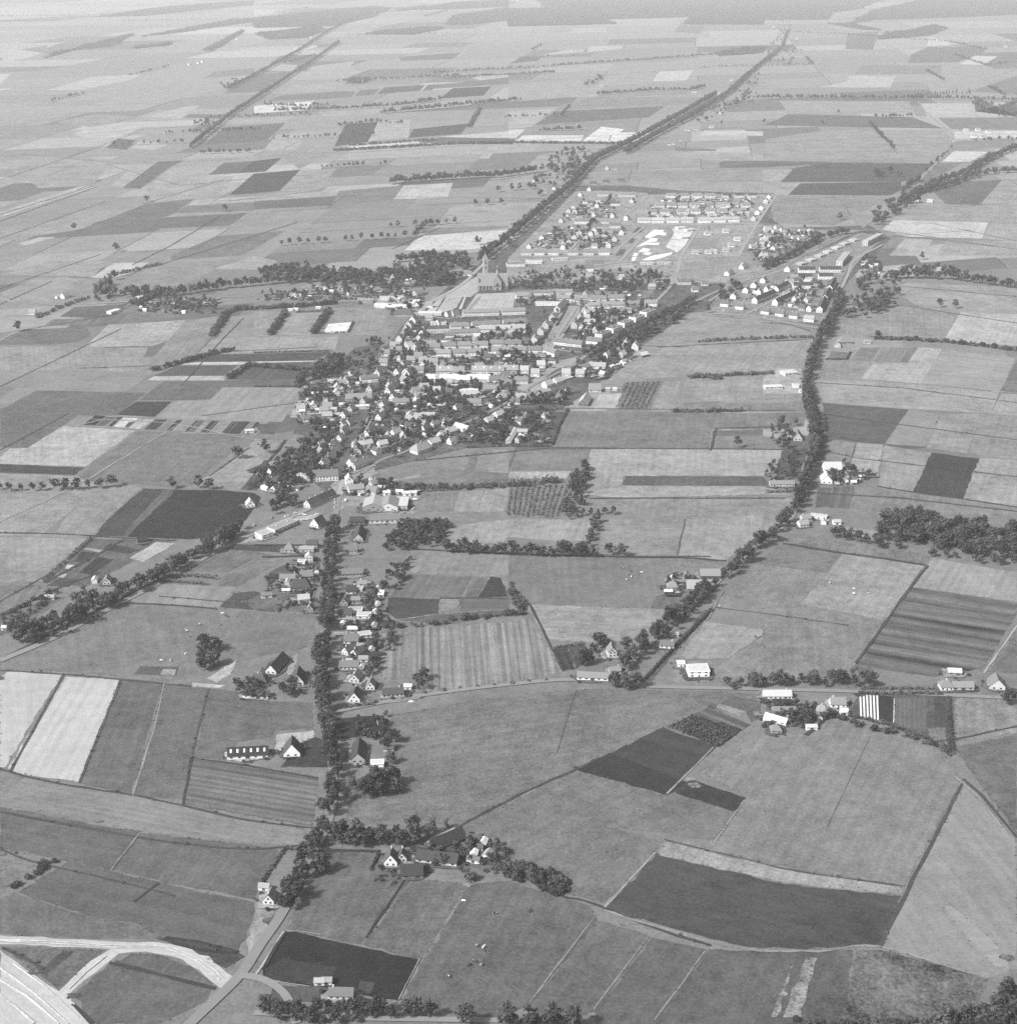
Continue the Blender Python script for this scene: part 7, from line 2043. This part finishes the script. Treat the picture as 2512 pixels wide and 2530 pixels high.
# sheds plots shrubs trees | direction | phrase | polygon
GARDENS = '''
@v6
24 60 170 60|1,0|behind the centre terraces|560,700 900,420 1900,330 1918,900 1500,1200 600,1180
10 16 60 16|1,0|in the gardens under the white-roofed row|200,1100 620,1120 1500,1150 1400,1260 300,1260
@v7
16 30 90 26|1,-.05|in the long gardens west of the main street|100,560 250,340 1000,240 960,560 700,900 60,900
18 34 90 30|1,-.05|in the gardens east of the main street|1220,520 1400,260 1900,280 1900,900 1400,1150 950,1150
@v9
10 12 60 24|1,-.3|in the yards west of the inn street|40,620 220,180 420,260 400,640 180,760
10 12 60 30|1,-.3|in the gardens behind the crossroads houses|760,320 1300,100 1900,80 1900,420 1380,520 1200,600 800,560
@v5
16 28 120 50|1,0|in the gardens round the square|800,560 950,440 1400,420 1200,580 960,700 760,760
12 20 110 40|1,0|in the gardens below the square|0,640 300,620 500,900 400,1100 0,1060
8 12 50 14|1,-.3|in the gardens beside the east paddock|620,1150 1000,960 1400,800 1330,960 1080,1150
@v3
16 16 20 6|1,-.5|between the estate terraces|560,720 800,560 1000,600 1260,700 1240,860 1080,820
12 10 20 6|1,0|behind the long estate terraces|900,560 1060,480 1330,560 1240,700
@v1
16 18 40 14|1,0|behind the first estate rows|400,800 700,540 1300,560 1500,800 1000,860
14 14 40 10|1,0|in the old estate corner|780,460 1050,200 1500,200 1450,420
@v2
20 14 30 6|1,0|between the northern estate rows|250,260 420,180 1600,190 1500,440 200,440
@v8
6 10 80 30|1,-.3|in the orchard gardens on the village edge|640,1080 760,860 1300,700 1620,780 1500,1090
8 10 60 20|1,0|in the lane gardens|1080,640 1200,540 1750,500 1740,640
@c1
8 6 40 10|1,0|behind the avenue houses|840,560 960,560 960,860 880,900 840,700
6 6 30 6|1,0|in the avenue front gardens|660,860 880,860 900,1240 700,1240
6 6 24 6|1,0|west of the avenue|100,520 300,430 490,420 480,740 100,700
@v5
6 12 90 60|1,0|in the villa park|80,60 600,20 1240,60 1750,60 1740,220 1300,260 900,260 150,230
@v3
6 0 40 10|1,0|in the scrap yard|1680,380 1760,320 1900,360 1900,460 1700,470
0 8 60 22|1,-.4|on the bungalow lots|700,150 1200,60 1300,160 900,420 600,330
'''
GARDENS += '''
@v5
10 16 70 20|1,0|between the park and the square|120,360 420,300 900,300 1560,300 1540,440 900,420 640,360 200,400
@v3
8 12 40 8|1,-.1|round the eastern bungalows|600,250 740,20 1250,40 1300,130 1000,230
@v2
12 30 50 6|1,0|along the northern estate gardens|240,330 420,170 1600,170 1560,330 1500,450 180,450
@v1
8 26 40 8|1,0|along the old estate gardens|420,790 700,560 1300,580 1600,560 1500,830 1000,850
@d1
7 4 40 12|1,.12|round the old farm|1230,620 1560,540 1800,560 1918,640 1900,720 1600,720 1250,750
@c3
6 3 30 8|1,0|round the crossing lane cottages|0,1430 230,1440 480,1500 640,1480 420,1640 200,1640 0,1680
@c2
5 3 26 6|1,0|round the pale barns|1190,500 1340,480 1420,520 1380,640 1200,640
@b3
6 6 40 10|1,0|round the east farm|440,1640 600,1560 860,1650 700,1730 520,1740

@v6
10 24 90 40|1,-.2|between the main street and the terraces|60,1000 220,560 500,330 600,420 600,900 400,1100
@v8
14 24 130 60|1,-.2|in the middle gardens|20,420 560,440 1150,420 1150,620 900,800 500,900 20,880
@v4
6 14 90 50|1,0|round the parish house|20,100 560,160 620,380 20,360
6 12 40 14|1,0|around the school yards|20,440 480,430 420,660 20,760
@b0
8 14 50 16|1,-.3|in the western lane gardens|1020,360 1650,310 1640,440 1100,430
@b1
8 14 70 40|1,0|behind the western yards|0,300 600,230 900,220 1200,240 900,330 0,340
@v9
8 10 50 20|1,-.3|round the crossroads yards|460,900 760,880 1100,940 1480,1080 800,1100 520,1080
@v10
6 8 60 34|1,-.4|in the gardens by the inn|420,120 1250,60 1500,160 1100,420 700,520 460,360
'''
PLOT_TONES = (.03, .05, .09, .13, .03, .04, .16, .20, .26, .08)
for t, ln in parse(GARDENS):
    cn, dr, ph, ps = ln.split('|'); ns, npl, nsh, ntr = map(int, cn.split()); ns, npl, nsh, ntr = int(ns*1.1), int(npl*2.6), int(nsh*2.2), int(ntr*1.5); dx, dy = map(float, dr.split(','))
    px = [pt(t, s) for s in ps.split()]; P = [G(*p) for p in px]
    c0 = px[0]; a0 = G(*c0); a1 = G(c0[0]+dx*4, c0[1]+dy*4); ang = math.atan2(a1[1]-a0[1], a1[0]-a0[0])
    nh = int(ns*.75) if t[2] < .26 and npl > 9 else 0          # small houses standing among the gardens
    for p in scatter(P, nh, 7):
        if not clear(p, 3): continue
        build('g', p[0], p[1], ang+random.choice((0, 0, math.pi/2))+random.gauss(0, .04), random.uniform(8, 13), random.uniform(6.5, 8.5), random.uniform(2.8, 4.6), random.uniform(3, 4.6), random.choice((.7, .66, .55, .4)), random.choice((.08, .12, .16, .22, .3)), 'small gabled house standing %s' % ph, 'houses '+ph)
    for i, p in enumerate(scatter(P, ns, 5)):
        if not clear(p, 1): continue
        wt = random.choice((.6, .5, .3, .2, .62)); rt = random.choice((.5, .3, .12, .06, .55))
        build('s', p[0], p[1], ang+random.choice((0, math.pi/2))+random.gauss(0, .05), random.uniform(4, 9), random.uniform(3, 5), 2.3, random.uniform(.9, 1.8), wt, rt, 'small garden shed %s' % ph, 'garden sheds '+ph, name='garden_shed')
    ca, sa = math.cos(ang), math.sin(ang)
    for p in scatter(P, npl, 8):
        if not clear(p, 2): continue
        l, w = random.uniform(10, 26), random.uniform(5, 11)
        if random.random() < .3: l, w = w, l
        g = [(p[0]+ca*x-sa*y, p[1]+sa*x+ca*y, 0) for x, y in ((-l/2,-w/2),(l/2,-w/2),(l/2,w/2),(-l/2,w/2))]
        ZS[0] += .0012
        add('garden_plot', mesh('garden_plot', [(q[0]-p[0], q[1]-p[1], 0) for q in g], [(0,1,2,3)], 'field'), None, (p[0], p[1], ZS[0]+.1), kind='structure', tone=random.choice(PLOT_TONES), mot=.5, row=random.choice((0, .3, .5)), per=3.0, cx=-sa, cy=ca)
    for p in scatter(P, nsh):
        if clear(p, 0): PLANTS.append(('bush', p[0], p[1], HF(p)*random.uniform(1.8, 4.2), random.uniform(.8, 1.5), 'low rounded garden bush '+ph, 'garden bushes '+ph))
    for p in scatter(P, ntr):
        if clear(p, 1): PLANTS.append(('broad', p[0], p[1], HF(p)*random.uniform(6, 11), random.uniform(.9, 1.2), 'small leafy garden tree '+ph, 'garden trees '+ph))
plant_all()
# ------------------------------------------------------------ haze: one closed box of thin even air
V, F = [], []; box(-26500, 26500, -3500, 42500, -1.0, CAM_H+12, V, F)
hm = bpy.data.materials.new('haze_air'); hm.use_nodes = True
for n in list(hm.node_tree.nodes):
    if n.type != 'OUTPUT_MATERIAL': hm.node_tree.nodes.remove(n)
pv = hm.node_tree.nodes.new('ShaderNodeVolumePrincipled')
pv.inputs['Color'].default_value = (.97, .97, .97, 1); pv.inputs['Density'].default_value = HAZE_DENSITY; pv.inputs['Anisotropy'].default_value = .25
hm.node_tree.links.new(pv.outputs[0], [n for n in hm.node_tree.nodes if n.type == 'OUTPUT_MATERIAL'][0].inputs['Volume'])
MATS['haze'] = hm
add('haze', mesh('haze', V, F, 'haze'), None, kind='stuff', label='thin pale haze filling the air over the plain', category='haze')
